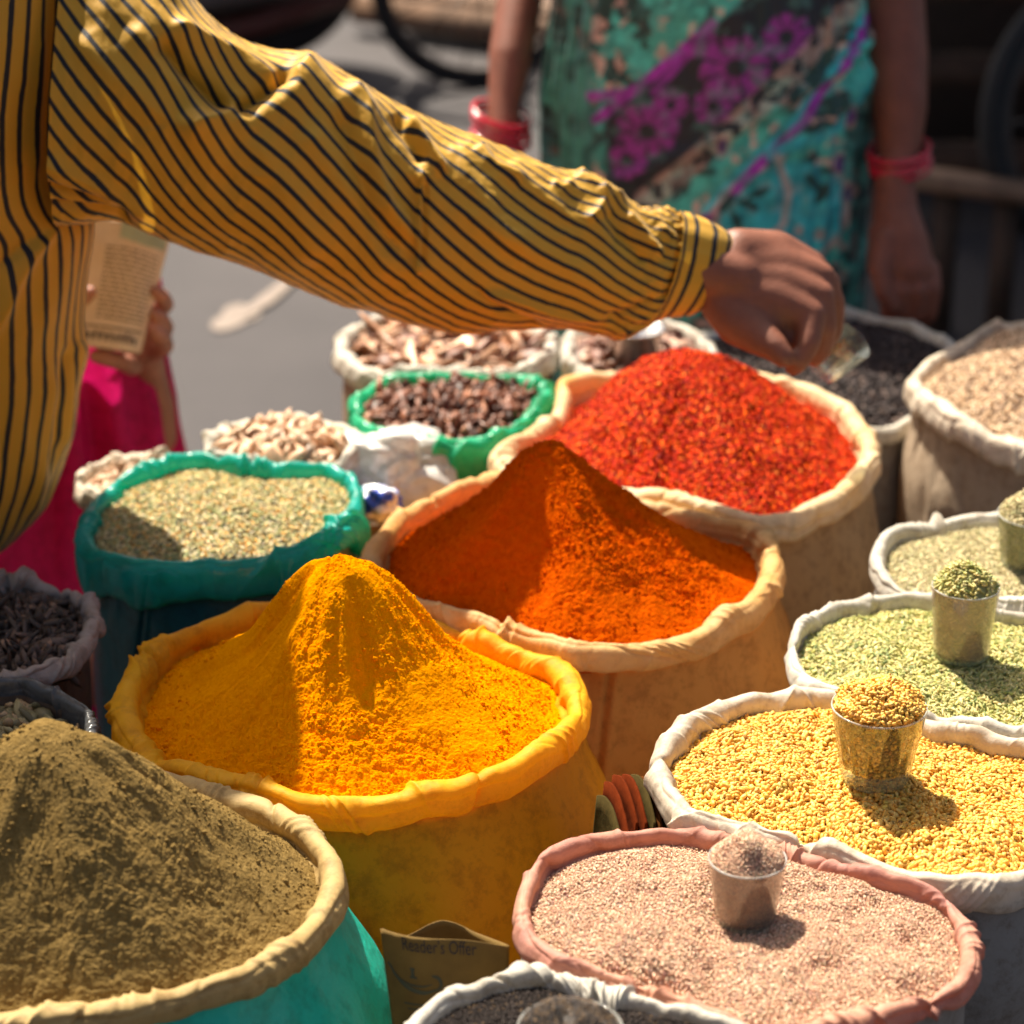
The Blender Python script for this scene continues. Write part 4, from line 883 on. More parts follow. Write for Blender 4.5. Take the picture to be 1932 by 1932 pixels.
# folded paper bags fanned out between the yellow and white sacks
m_fan = [m_plain('rusty_paper', (0.13, 0.020, 0.003), 0.95, var=0.6, spec=0.05), m_plain('olive_paper', (0.07, 0.05, 0.015), 0.95, var=0.6, spec=0.05), m_plain('brown_paper', (0.12, 0.04, 0.008), 0.95, var=0.6, spec=0.05)]
for k, (x0, mi, ytop) in enumerate([(1150, 1, 1485), (1163, 0, 1462), (1180, 0, 1447), (1198, 0, 1446), (1214, 1, 1446), (1226, 2, 1450), (1240, 1, 1455), (1250, 0, 1470)]):
    # each is a folded bag standing on edge, curling over to the right
    q = []
    for t in np.linspace(0, 1, 7):
        q.append(P(x0 - 22 + 44 * t ** 0.8, ytop + 14 + 95 * t ** 1.5 - 10 * math.sin(t * 3.1), 2.02 - 0.05 * t + 0.004 * k))
    r_ = [p + np.array([-0.012, 0.006, -0.16]) for p in q]
    V, Fs, _, _ = sheet(q, r_, 12, thick=0.0022, seed=40 + k, amp=0.003)
    o = mo('folded_paper_bag', V, Fs, m_fan[mi], None, (q[3][0], q[3][1], q[3][2] - .16))
    tag(o, ['olive edged folded bag nearest the yellow sack', 'rusty folded bag second from the yellow sack', 'rusty folded bag third from the yellow sack', 'rusty folded bag in the middle of the fan',
            'olive folded bag behind the middle of the fan', 'brown folded bag third from the white sack', 'olive folded bag second from the white sack', 'rusty folded bag nearest the white fenugreek sack'][k], 'paper bag', 'folded paper bags fanned between the sacks')
st = MB(); q = on(1205, 1600, 0.5); st.box((q[0], 1.83, 0.26), (0.06, 0.05, 0.52), None, 0.004)
tag(st.build('wooden_block', m_plain('dark_wood', (0.10, 0.06, 0.03), 0.8), None, (q[0], 1.83, 0), smooth=False), 'dark wooden block under the fanned paper bags', 'block')

# ================================================================== THE MAN IN THE STRIPED SHIRT
def m_stripes():
    m, n, o = mat_new('striped_shirt')
    uv = N(n, 'ShaderNodeUVMap'); sx = N(n, 'ShaderNodeSeparateXYZ'); n.links.new(uv.outputs[0], sx.inputs[0])
    tc = N(n, 'ShaderNodeTexCoord'); nz = N(n, 'ShaderNodeTexNoise'); nz.inputs['Scale'].default_value = 60; n.links.new(tc.outputs['Object'], nz.inputs['Vector'])
    md = N(n, 'ShaderNodeMath', operation='MULTIPLY_ADD'); md.inputs[1].default_value = 0.10; n.links.new(nz.outputs[0], md.inputs[0]); n.links.new(sx.outputs[0], md.inputs[2])
    fr = N(n, 'ShaderNodeMath', operation='FRACT'); n.links.new(md.outputs[0], fr.inputs[0])
    r = N(n, 'ShaderNodeValToRGB'); e = r.color_ramp.elements
    e[0].position = 0.0; e[0].color = (0.66, 0.355, 0.024, 1); e[1].position = 0.33; e[1].color = (0.66, 0.355, 0.024, 1)
    for p, c in ((0.355, (0.010, 0.010, 0.014)), (0.63, (0.010, 0.010, 0.014)), (0.655, (0.66, 0.355, 0.024))):
        x = e.new(p); x.color = rgba(c)
    n.links.new(fr.outputs[0], r.inputs[0])
    b = N(n, 'ShaderNodeBsdfPrincipled'); n.links.new(r.outputs[0], b.inputs['Base Color']); b.inputs['Roughness'].default_value = 0.55
    b.inputs['Sheen Weight'].default_value = 0.15; b.inputs['Specular IOR Level'].default_value = 0.35
    nm = bump(n, tc.outputs['Object'], 0.35, 0.0012, 120, 4); nm = bump(n, tc.outputs['Object'], 0.3, 0.0003, 1800, 1, nm)
    n.links.new(nm, b.inputs['Normal'])
    t = N(n, 'ShaderNodeBsdfTranslucent'); n.links.new(r.outputs[0], t.inputs[0]); mx = N(n, 'ShaderNodeMixShader'); mx.inputs[0].default_value = 0.13
    n.links.new(b.outputs[0], mx.inputs[1]); n.links.new(t.outputs[0], mx.inputs[2]); n.links.new(mx.outputs[0], o.inputs[0]); return m
M_ST = m_stripes()
ZT, ZH = 2.36, 2.50
bx, by = P(-250, 0, 2.52)[0], P(0, 600, 2.48)[1]
DZ = -0.355
man = empty('person', (P(-250, 0, 2.7)[0], P(0, 900, 2.7)[1], 0), 'person in a mustard shirt with black stripes reaching over the sacks', 'person')
shirt = empty('shirt', (0, 0, 0)); shirt.parent = man; shirt.location = (0, 0, 0.9)
# stations across the sleeve: top and bottom point in the photo, then depth
ST = [((150, -135), (106, 425)), ((225, -110), (165, 424)), ((310, -62), (228, 420)), ((392, 30), (305, 446)), ((470, 88), (400, 480)), ((572, 104), (500, 517)), ((676, 158), (600, 556)), ((770, 208), (690, 588)), ((860, 244), (780, 613)),
      ((960, 280), (870, 626)), ((1052, 318), (960, 622)), ((1130, 338), (1045, 619)), ((1196, 386), (1125, 628)), ((1240, 396), (1180, 634)), ((1278, 404), (1222, 606))]
A = np.array([list(a) + list(b) for a, b in ST], float); A = spline(A, 330); nS = len(A)
tS = np.linspace(0, 1, nS); Zs = ZT + (ZH - ZT) * tS ** 0.9
nP = 420; ph = np.arange(nP) / nP * 2 * np.pi
cv = np.array([0, CP, -SP])                                   # viewing axis
top = np.array([P(a[0], a[1], z) for a, z in zip(A, Zs)]); bot = np.array([P(a[2], a[3], z) for a, z in zip(A, Zs)])
cen = (top + bot) / 2; half = (top - bot) / 2; rad = np.linalg.norm(half, axis=1); hd = half / rad[:, None]
ax = np.gradient(cen, axis=0); ax /= np.linalg.norm(ax, axis=1)[:, None]
dd = np.cross(ax, hd); dd /= np.linalg.norm(dd, axis=1)[:, None]; dd *= np.sign(dd @ cv)[:, None]
q_s = sstep(0.0, 0.22, tS)[:, None]; dd = cv[None] * (1 - q_s) + dd * q_s; dd /= np.linalg.norm(dd, axis=1)[:, None]
# phi = 0 top, pi/2 nearest the camera, pi bottom, 3pi/2 far side
rdep = rad * (0.80 - 0.15 * tS - 0.22 * sstep(.2, 0, tS))
V0 = cen[:, None] + np.cos(ph)[None, :, None] * half[:, None] - np.sin(ph)[None, :, None] * (dd * rdep[:, None])[:, None]
Nn = np.cos(ph)[None, :, None] * hd[:, None] / rad[:, None, None] - np.sin(ph)[None, :, None] * dd[:, None] / rdep[:, None, None]; Nn /= np.linalg.norm(Nn, axis=2)[..., None]
qx, qy = proj(V0.reshape(-1, 3)); front = np.clip(np.sin(ph) * 3 + 0.6, 0, 1)[None, :] * np.ones((nS, 1)); front = front.ravel()
D = np.zeros(nS * nP)
# (points of the crease, height, width before, width behind) : sleeve folds as they lie in the cloth
FOLDS = [([(330, 236), (392, 228), (452, 212), (525, 175), (567, 140), (598, 108)], .015, 18, 70),
         ([(300, 70), (340, 120), (385, 165), (437, 213)], -.016, 14, 26), ([(318, 45), (400, 88), (470, 125), (535, 170)], .012, 20, 26), ([(440, 215), (500, 180), (548, 140)], -.020, 14, 20),
         ([(240, 40), (330, 150), (420, 235)], .006, 30, 30), ([(130, 60), (220, 150), (300, 215), (380, 260)], .006, 34, 30),
         ([(655, 155), (690, 210), (704, 297), (730, 385), (790, 460)], .012, 14, 34), ([(640, 200), (668, 300), (700, 400), (760, 480)], -.010, 22, 24),
         ([(795, 315), (790, 420), (786, 525)], .010, 12, 5), ([(803, 330), (799, 420), (796, 510)], -.009, 7, 24), ([(769, 228), (797, 266), (842, 332)], .010, 9, 14), ([(745, 215), (770, 260), (800, 310)], -.009, 10, 14),
         ([(560, 240), (640, 330), (700, 440), (735, 540)], .007, 40, 30), ([(470, 260), (560, 380), (600, 500)], .006, 40, 40),
         ([(900, 275), (921, 306), (990, 345)], .007, 10, 16), ([(1040, 345), (1062, 356), (1082, 340)], .004, 8, 12), ([(1105, 420), (1128, 398), (1142, 376), (1132, 352)], .0045, 8, 10), ([(1085, 325), (1120, 350), (1180, 380)], .006, 8, 10),
         ([(1180, 400), (1205, 430), (1225, 460), (1252, 486)], .006, 8, 14), ([(1150, 395), (1170, 440), (1225, 500)], -.006, 14, 16), ([(1210, 392), (1240, 425), (1262, 455)], .004, 8, 10), ([(870, 260), (880, 330), (930, 420), (1010, 470)], .005, 26, 26),
         ([(840, 380), (930, 440), (1060, 500), (1180, 560)], .005, 26, 30), ([(900, 548), (960, 560), (1060, 590), (1150, 604)], .005, 7, 16), ([(895, 540), (925, 566), (960, 590), (1020, 612)], -.005, 6, 7),
         ([(80, 345), (150, 372), (250, 405)], -.010, 8, 12), ([(82, 385), (160, 400), (260, 420)], -.008, 8, 8), ([(75, 300), (170, 345), (300, 410)], .007, 14, 24), ([(1140, 600), (1180, 590), (1235, 560)], -.006, 8, 12), ([(960, 300), (1010, 360), (1100, 430)], .004, 18, 18)]
for ln, am, w1, w2 in FOLDS:
    d_, sd, sh_ = dist_poly(qx, qy, ln); endf = np.exp(-((np.clip(np.abs(sh_ - 0.5) - 0.36, 0, 1)) / 0.10) ** 2)
    w_ = np.where(sd > 0, w2, w1)
    D += 1.25 * am * np.exp(-(d_ / w_) ** 1.5) * endf * front
q_ = V0.reshape(-1, 3)
lc = np.repeat(tS, nP); sp_ = np.stack([lc * 9, np.tile(np.cos(ph), nS) * 1.1, np.tile(np.sin(ph), nS) * 1.1], 1)
D += 0.0050 * fbm(sp_ * np.array([1.0, 1.3, 1.3]), 4, 77) + 0.0022 * fbm(sp_ * np.array([2.4, 2.0, 2.0]), 4, 78, 0.5, 1)
D += 0.006 * sstep(.80, 1, lc) * fbm(np.stack([lc * 14, np.tile(np.cos(ph), nS) * 3.4, np.tile(np.sin(ph), nS) * 3.4], 1), 3, 79, 0.5, 1)
Vs = (V0 + Nn * D.reshape(nS, nP, 1)).reshape(-1, 3)
# stripes run down the sleeve with a slow twist
turn = 15.0 * ((ph[None, :] / (2 * np.pi)))
tw = np.interp(tS, [0, .12, .3, .42, .66, .75, .95, 1.0], [0.0, 3.1, 7.0, 9.3, 14.2, 15.7, 18.3, 18.7])[:, None]
uvx = 36 * (ph[None, :] / (2 * np.pi)) - tw * 1.0
# UV needs one extra row where the tube closes
def tube_uv(V, nu, nv, U):
    Vx = V.reshape(nu, nv, 3); Vx = np.concatenate([Vx, Vx[:, :1]], 1); return Vx.reshape(-1, 3)
Vs2 = tube_uv(Vs, nS, nP, None); uvx = np.concatenate([uvx, uvx[:, :1] + 36], 1)
uv = np.stack([uvx.ravel(), np.repeat(tS, nP + 1)], 1)
mo('sleeve', Vs2, grid_faces(nS, nP + 1), M_ST, shirt, uv=uv)
# cuff: short band whose stripes run round the wrist
CT = spline(np.array([[1276, 402, 1226, 606], [1300, 405, 1250, 602], [1343, 422, 1290, 596], [1372, 438, 1315, 588], [1384, 446, 1325, 583]], float), 60)
cf = []; cuv = []; nC = len(CT)
for i, a in enumerate(CT):
    t = i / (nC - 1); z = ZH - 0.006 + 0.03 * t; T_, B_ = P(a[0], a[1], z), P(a[2], a[3], z); c_ = (T_ + B_) / 2; h_ = (T_ - B_) / 2 * (1.02 - 0.02 * t)
    dv_ = np.cross(P(1380, 520, z) - P(1280, 500, z), h_); dv_ /= np.linalg.norm(dv_); dv_ *= np.sign(dv_ @ cv)
    p2 = np.arange(241) / 240 * 2 * np.pi
    wob_ = 1 + 0.03 * vn(np.stack([np.cos(p2) * 2, np.sin(p2) * 2, np.full(241, t * 3)], 1), 5) + 0.02 * vn(np.stack([np.cos(p2) * 6, np.sin(p2) * 6, np.full(241, t * 2)], 1), 6)
    lip = 1 - 0.25 * max(0, t - 0.94) / 0.06
    bow = 0.012 * np.sin(p2)[:, None] * np.array([1, 0, 0])             # the band bows towards the hand in the middle
    cf.append(c_ + bow + (np.cos(p2) * wob_ * lip)[:, None] * h_ - (np.sin(p2) * wob_ * lip * np.linalg.norm(h_) * 0.74)[:, None] * dv_)
    cuv.append(np.stack([np.full(241, t * 5.0 + 0.1) + 0.1 * vn(np.stack([np.cos(p2) * 3, np.sin(p2) * 3, np.zeros(241)], 1), 8), p2], 1))
cf.append(cf[-1] + (np.array([0.0]))); inner = []
for k in range(8): inner.append(cf[-1] - (P(1384, 500, ZH) - P(1330, 490, ZH)) * 0.12 * (k + 1) + 0 * cf[-1]); 
allc = np.array(cf + inner); allu = np.array(cuv + [cuv[-1]] * 9)
mo('cuff', allc.reshape(-1, 3), grid_faces(len(allc), 241), M_ST, shirt, uv=allu.reshape(-1, 2))
# shirt body: rings from the hem to the neck
rows = [(1040, -60, .10), (1015, 10, .13), (985, 52, .15), (950, 84, .16), (900, 104, .165), (840, 122, .17), (760, 134, .17), (680, 146, .165), (600, 152, .16), (520, 160, .16), (450, 168, .16), (400, 165, .16), (330, 136, .175), (200, 134, .185), (80, 140, .18), (0, 142, .17), (-120, 132, .14), (-190, 50, .10), (-225, -60, .08), (-250, -130, .065)]
rw = spline(np.array(rows, float), 260); ZB = 2.48; xc = -250
VB = []; UB = []; nb_ = 320; p2 = np.arange(nb_ + 1) / nb_ * 2 * np.pi
for i, (yy, xr_, dz) in enumerate(rw):
    Zq = ZB
    for _ in range(6): Zq += (by - P(0, yy, Zq)[1]) / CP
    cpt = P(xc, yy, Zq); cpt[0] = bx; rx = P(xr_, yy, Zq)[0] - cpt[0]
    ring_ = cpt + np.stack([rx * np.cos(p2), dz * np.sin(p2), 0 * p2], 1)
    VB.append(ring_); UB.append(np.stack([p2 / (2 * np.pi) * 60 + 0.3 + 0.35 * math.sin(yy / 150.0), np.full(nb_ + 1, yy)], 1))
VB = np.array(VB); UB = np.array(UB)
qx, qy = proj(VB.reshape(-1, 3)); fr_ = (np.sin(p2) < 0.3)[None, :] * np.ones((260, 1)); fr_ = fr_.ravel(); Nb = np.stack([np.cos(p2), np.sin(p2) * 1.3, 0 * p2], 1); Nb /= np.linalg.norm(Nb, axis=1)[:, None]
D = 0.006 * fbm(VB.reshape(-1, 3) * np.array([7, 7, 4]), 4, 90) + 0.004 * fbm(VB.reshape(-1, 3) * np.array([16, 16, 6]), 3, 91, 0.5, 1)
for ln, am, w1, w2 in [([(103, 425), (60, 480), (20, 550), (-20, 640)], .008, 12, 20), ([(95, 430), (40, 470), (0, 500)], -.006, 8, 14), ([(150, 640), (125, 740), (110, 850)], .008, 8, 20), ([(128, 650), (108, 760), (85, 900)], -.008, 10, 14), ([(95, 700), (80, 860), (50, 980)], .006, 12, 14), ([(78, 60), (70, 200), (62, 340)], .004, 6, 6)]:
    d_, sd, sh_ = dist_poly(qx, qy, ln); D += am * np.exp(-(d_ / np.where(sd > 0, w2, w1)) ** 1.5) * fr_ * np.exp(-((np.clip(np.abs(sh_ - 0.5) - 0.38, 0, 1)) / 0.10) ** 2)
VB = VB + Nb[None] * D.reshape(260, nb_ + 1, 1)
mo('shirt_body', VB.reshape(-1, 3), grid_faces(260, nb_ + 1), M_ST, shirt, uv=UB.reshape(-1, 2))
# seam where the sleeve is set in
sm = spline(np.array([[112, -120], [112, 0], [103, 90], [92, 180], [82, 260], [72, 330], [80, 385], [103, 424]], float), 60)

# body: one continuous figure from feet to fingertips
SK = m_skin('brown_skin', (0.24, 0.088, 0.052))
def hand_px(lst): return [(P(x, y, z), r) for x, y, z, r in lst]
bx, by = P(-250, 0, ZB)[0], P(0, 600, ZB)[1]
sh = P(30, 110, ZT + .08); chains = []
hips = np.array([bx, by + 0.02, 0.78]); chest = np.array([bx + .0, by, 1.08]); neck = np.array([bx + .08, by - .01, 1.28]); headc = np.array([bx + .14, by - .02, 1.45])
chains.append([(hips, (.14, .10, .10)), (chest, (.15, .10, .10))]); chains.append([(chest, .06), (neck, .045), (headc - [0, 0, .06], .048)])
chains.append([(headc, (.074, .088, .100))]); chains.append([(headc + [.055, -.02, -.05], (.045, .045, .045))])
chains.append([(headc + [.092, -.012, -.012], (.016, .012, .018))]); chains.append([(headc + [.078, -.015, -.052], (.018, .026, .010))])
for s_ in (-1, 1): chains.append([(headc + [.0, s_ * .086, -.01], (.018, .010, .026))])
for s_ in (-1, 1):
    hp = hips + np.array([s_ * .08 - .06, 0, -.04]); kn = np.array([bx - .20 + s_ * .10, by + .02, .42]); an = np.array([bx - .24 + s_ * .10, by + .06, .08])
    chains.append([(hp, .075), (kn, .05), (kn - [0, -.01, .12], .047), (an, .034)]); chains.append([(an - [0, 0, .03], (.034, .04, .035)), (an + [.10, -.06, -.05], (.035, .035, .022))])
sl_ = np.array([bx - .19, by, 1.16]); chains.append([(chest + [0, 0, .03], .08), (sl_, .05), (sl_ + [-.04, -.02, -.26], .038), (sl_ + [.02, -.2, -.42], .026), (sl_ + [.04, -.26, -.46], .03)])
elb = P(800, 430, 2.435)
chains.append([(chest + [0, 0, .04], .07), (sh, .042), (elb, .034), (P(1240, 505, 2.488), .027), (P(1330, 512, 2.497), .0265), (P(1385, 528, 2.503), .029)])
# palm: four metacarpals fanning out to the knuckles, then the curled fingers and the thumb
def hand_px(lst): return [(P(x, y, z + DZ), r) for x, y, z, r in lst]
W_ = P(1368, 520, 2.86 + DZ)
KN = [(1530, 500, 2.895, .0150), (1548, 524, 2.878, .0158), (1546, 560, 2.862, .0158), (1530, 594, 2.850, .0150)]
for k, (x, y, z, r) in enumerate(KN):
    st_ = P(1392, 480 + 25 * k, 2.872 - .004 * k + DZ); kn_ = P(x, y, z + DZ)
    chains.append([(W_, .027), (st_, .0265), ((st_ + kn_) / 2 + np.array([0, .008, 0]), .0275), (kn_, r)])
for k in range(3):
    a_, b_ = KN[k], KN[k + 1]; m_ = P(1392, 492 + 25 * k, 2.87 + DZ); e_ = (P(a_[0], a_[1], a_[2] + DZ) + P(b_[0], b_[1], b_[2] + DZ)) / 2
    chains.append([(m_, .0262), (m_ * .5 + e_ * .5 + np.array([0, .007, 0]), .0268), (m_ * .2 + e_ * .8 + np.array([0, .004, 0]), .0175)])
chains.append([(P(1395, 560, 2.865 + DZ), .027), (P(1450, 585, 2.866 + DZ), .030), (P(1500, 590, 2.870 + DZ), .027)])
chains.append([(P(1440, 610, 2.868 + DZ), .025), (P(1490, 640, 2.870 + DZ), .021), (P(1515, 650, 2.875 + DZ), .017)])
chains.append(hand_px([(1530, 500, 2.895, .0150), (1566, 534, 2.912, .0112), (1575, 580, 2.925, .0096), (1568, 612, 2.930, .0082)]))
chains.append(hand_px([(1548, 524, 2.878, .0158), (1574, 572, 2.888, .0118), (1573, 622, 2.900, .0102), (1560, 650, 2.905, .0086)]))
chains.append(hand_px([(1546, 560, 2.862, .0158), (1558, 618, 2.862, .0118), (1552, 656, 2.870, .0103), (1538, 678, 2.878, .0088)]))
chains.append(hand_px([(1530, 594, 2.850, .0150), (1526, 648, 2.838, .0118), (1508, 682, 2.838, .0104), (1496, 694, 2.846, .0088)]))
chains.append(hand_px([(1362, 565, 2.86, .024), (1396, 604, 2.855, .026), (1430, 630, 2.846, .0205), (1462, 656, 2.830, .0140), (1478, 674, 2.826, .0112)]))
link('body', organic(chains, 0.0026, 14), SK, man)
# trousers and hair
tr = [[(hips + [-.05, 0, .02], (.15, .12, .08))]]
for s_ in (-1, 1): tr.append([(hips + np.array([s_ * .08 - .06, 0, -.05]), .09), (np.array([bx - .20 + s_ * .10, by + .02, .42]), .075), (np.array([bx - .24 + s_ * .10, by + .055, .12]), .06)])
link('trousers', organic(tr, 0.008, 3), m_plain('dark_trousers', (0.05, 0.045, 0.05), 0.8), man)
link('hair', organic([[(headc + [-.015, 0, .025], (.080, .094, .092))], [(headc + [-.04, 0, -.02], (.055, .085, .07))]], 0.005, 3), m_plain('black_hair', (0.015, 0.012, 0.011), 0.5), man)
# the glass he scoops with
Rt = Matrix.Rotation(math.radians(38), 3, 'Y') @ Matrix.Rotation(math.radians(15), 3, 'X')
gh = P(1548, 696, 2.59)
gg = tumbler('greenish glass tumbler held in the scooping hand', gh, 0.024, 0.019, 0.048, m_thin('held_glass', (0.94, 0.97, 0.94), (0.6, 0.65, 0.58), 0.05), 12, np.array(Rt)); gg['group'] = 'glass tumblers standing in the spices'

# ================================================================== THE WOMAN IN THE PRINTED SARI
ZW = 3.42
SKW = m_skin('dark_brown_skin', (0.25, 0.085, 0.05))
wx = P(1333, 0, ZW)[0]; wy = P(0, 300, ZW)[1] + .05
woman = empty('person', (wx, wy, 0), 'person in a teal and purple printed sari with red bangles', 'person')
ch = []
hp = np.array([wx, wy, 0.86]); cs_ = np.array([wx, wy, 1.22]); nk = np.array([wx, wy - .01, 1.42]); hd_ = np.array([wx, wy - .02, 1.58])
ch.append([(hp, (.17, .11, .12)), (np.array([wx, wy, 1.02]), (.13, .09, .08)), (cs_, (.15, .095, .09))]); ch.append([(cs_, .06), (nk, .042), (hd_ - [0, 0, .08], .045)])
ch.append([(hd_, (.072, .085, .10))]); ch.append([(hd_ + [0, -.045, -.05], (.045, .045, .045))]); ch.append([(hd_ + [0, -.088, -.015], (.011, .016, .018))]); ch.append([(hd_ + [0, -.078, -.052], (.024, .016, .009))])
for s_ in (-1, 1): ch.append([(hd_ + [s_ * .073, 0, -.01], (.010, .018, .026))])
for s_ in (-1, 1):
    ch.append([(hp + [s_ * .08, 0, -.05], .08), (np.array([wx + s_ * .085, wy, .46]), .052), (np.array([wx + s_ * .085, wy + .02, .09]), .034)]); ch.append([(np.array([wx + s_ * .085, wy, .04]), (.035, .04, .032)), (np.array([wx + s_ * .09, wy - .13, .022]), (.036, .035, .018))])
def arm(pts): return [(P(x, y, z), r) for x, y, z, r in pts]
ch.append([(cs_ + [-.06, 0, .05], .06), (cs_ + [-.17, 0, .06], .05)] + arm([(985, -230, 3.46, .038), (984, -20, 3.44, .0315), (962, 110, 3.40, .029), (951, 195, 3.38, .0215), (949, 250, 3.37, .0215), (950, 290, 3.37, .027)]))
ch.append(arm([(950, 290, 3.37, .027), (952, 350, 3.36, .030), (950, 395, 3.35, .026)]))
for dx, k in ((-26, 0), (-9, 1), (9, 2), (26, 3)): ch.append(arm([(950 + dx * .8, 390, 3.35, .012), (952 + dx, 440, 3.35, .0105), (956 + dx * .8, 480, 3.36, .0085)]))
ch.append([(cs_ + [.06, 0, .05], .06), (cs_ + [.17, 0, .06], .05)] + arm([(1672, -260, 3.46, .040), (1680, -20, 3.44, .0455), (1690, 100, 3.42, .0435), (1698, 200, 3.40, .037), (1697, 290, 3.39, .0275), (1688, 350, 3.38, .0275), (1690, 410, 3.375, .031)]))
ch.append(arm([(1690, 410, 3.375, .032), (1702, 460, 3.365, .036), (1712, 510, 3.36, .037)])); ch.append(arm([(1672, 440, 3.37, .024), (1670, 500, 3.36, .025)]))
for i, (dx, z1) in enumerate(((-34, 3.36), (-12, 3.35), (12, 3.35), (36, 3.36))): ch.append(arm([(1712 + dx * 1.15, 508, z1, .0145), (1716 + dx * 1.2, 552 - abs(dx) * .2, z1 - .012, .0125), (1714 + dx * 1.1, 592, z1, .011), (1706 + dx, 606, z1 + .02, .009)]))
ch.append(arm([(1672, 455, 3.35, .020), (1660, 510, 3.335, .0145), (1668, 555, 3.33, .012), (1682, 580, 3.335, .010)]))
link('body', organic(ch, 0.0034, 4), SKW, woman)
# sari: a draped tube from the floor to the ribs, printed in its own flat measure
rowsW = [(0.02, .25, .20), (.3, .235, .18), (.55, .222, .165), (.72, .218, .155), (.86, .215, .15), (.97, .202, .14), (1.10, .178, .13), (1.20, .172, .128), (1.32, .15, .11), (1.38, .08, .07)]
rW = spline(np.array(rowsW), 330); pw = np.arange(481) / 480 * 2 * np.pi
VW = np.stack([wx + rW[:, 1][:, None] * np.cos(pw)[None], wy + rW[:, 2][:, None] * np.sin(pw)[None], np.repeat(rW[:, 0][:, None], 481, 1)], -1)
NWv = np.stack([np.cos(pw), 1.3 * np.sin(pw), 0 * pw], 1); NWv /= np.linalg.norm(NWv, axis=1)[:, None]
qw = VW.reshape(-1, 3); aw = np.tile(pw, 330); zw_ = qw[:, 2]
pleat = sstep(wx + .10, wx + .19, qw[:, 0]) + sstep(wx - .13, wx - .2, qw[:, 0])
Dw = 0.008 * fbm(np.stack([np.cos(aw) * 2.4 + zw_ * 1.2, np.sin(aw) * 2.4, zw_ * 4], 1), 4, 5, 0.5, 1) + 0.008 * np.sin(aw * 46 + 2 * vn(np.stack([zw_ * 5, 0 * aw, 0 * aw], 1), 4)) * pleat * 0.5
sw = (zw_ - 0.82 - 0.5 * (qw[:, 0] - wx)); Dw += 0.007 * np.exp(-(sw / 0.010) ** 2) - 0.006 * np.exp(-((sw + .02) / .012) ** 2) + 0.006 * np.exp(-((sw + .09 - .2 * (qw[:, 0] - wx)) / 0.012) ** 2)
VW = VW + NWv[None] * Dw.reshape(330, 481, 1)
# print: colours per point of the cloth, u across the front, v up, in units of the pattern
xs = 966 + (qw[:, 0] - 0) / ZW * F; ys = 966 - ((qw[:, 2] - (CH - ZW * SP)) / CP / ZW * F)
backside = np.sin(aw) > 0.25
cl = np.zeros((len(xs), 3)); q2 = np.stack([xs / 40, ys / 40, 0 * xs], 1)
n1 = fbm(q2, 4, 300); n2 = fbm(q2 * 2.3 + 5, 3, 301); n3 = fbm(q2 * 0.7 + 9, 3, 302)
TE, SA, DG, NV_, MGc, CY, PU = (.06, .42, .34), (.52, .34, .27), (.012, .05, .042), (.010, .014, .020), (.26, .025, .25), (.03, .42, .46), (.30, .022, .34)
def put(mask, c, k=1.0):
    m = np.clip(mask, 0, 1)[:, None] * k; cl[:] = cl * (1 - m) + np.array(c) * m
put(np.ones(len(xs)), TE); put(sstep(.05, .16, n1), DG); put(sstep(.18, .26, n2) * sstep(.2, -.1, n3), SA)
put(sstep(1130, 1100, xs) + sstep(1560, 1600, xs - 0.05 * ys) * sstep(120, 240, ys), DG, .8)
put((sstep(1130, 1100, xs) + sstep(1560, 1600, xs) * sstep(120, 240, ys)) * sstep(.0, .10, vn(np.stack([xs / 16, ys / 55, 0 * xs], 1), 7)), (.05, .24, .19))
def edge_side(x, y, p, q): return ((q[0] - p[0]) * (y - p[1]) - (q[1] - p[1]) * (x - p[0])) / math.hypot(q[0] - p[0], q[1] - p[1])
# dark field with purple sprigs
fld = sstep(0, 12, -edge_side(xs, ys, (1600, -20), (1240, 350))) if False else sstep(12, 0, edge_side(xs, ys, (1240, 350), (1600, -20)) * -1)
fld = sstep(-8, 8, edge_side(xs, ys, (1200, 345), (1590, -40)) * -1) * sstep(1125, 1150, xs)
fld = fld * (1 - sstep(-6, 6, edge_side(xs, ys, (1120, 190), (1320, 0)) * -1))
put(fld, NV_)
for (fx, fy, rr) in ((1215, 205, 58), (1370, 75, 66), (1255, 150, 34), (1330, 150, 40), (1460, 20, 50), (1180, 265, 40), (1420, 150, 30), (1300, 20, 40), (1120, 60, 20)):
    r_ = np.hypot(xs - fx, ys - fy); a_ = np.arctan2(ys - fy, xs - fx)
    pet = sstep(.15, .45, np.abs(np.sin(a_ * 4.5 + fx))) * sstep(rr, rr - 8, r_ + 8 * vn(q2 * 3, 9)) * sstep(rr * .22, rr * .34, r_)
    put(pet * fld, MGc, .85)
def stripe(pts, wd, c, k=1.0):
    d_, _, _ = dist_poly(xs, ys, pts); put(sstep(wd + 2.5, wd - 2.5, d_), c, k)
put(sstep(26, 18, dist_poly(xs, ys, [(1215, 345), (1590, -30)])[0]), SA, .55); put(sstep(.12, .2, n2) * sstep(26, 18, dist_poly(xs, ys, [(1215, 345), (1590, -30)])[0]), NV_)
stripe([(1120, 195), (1325, -10)], 9, PU); stripe([(1110, 150), (1195, 125)], 10, PU, .8); stripe([(1225, 125), (1310, 15)], 8, PU, .7)
stripe([(1618, 20), (1560, 100), (1500, 190), (1440, 245), (1390, 300), (1335, 372), (1262, 395)], 9, PU); stripe([(1602, 15), (1545, 95), (1486, 185), (1424, 240), (1376, 290), (1322, 358)], 6, CY)
d_, _, _ = dist_poly(xs, ys, [(1440, 250), (1560, 215), (1625, 150)]); put(sstep(16, 10, d_), CY, .8)
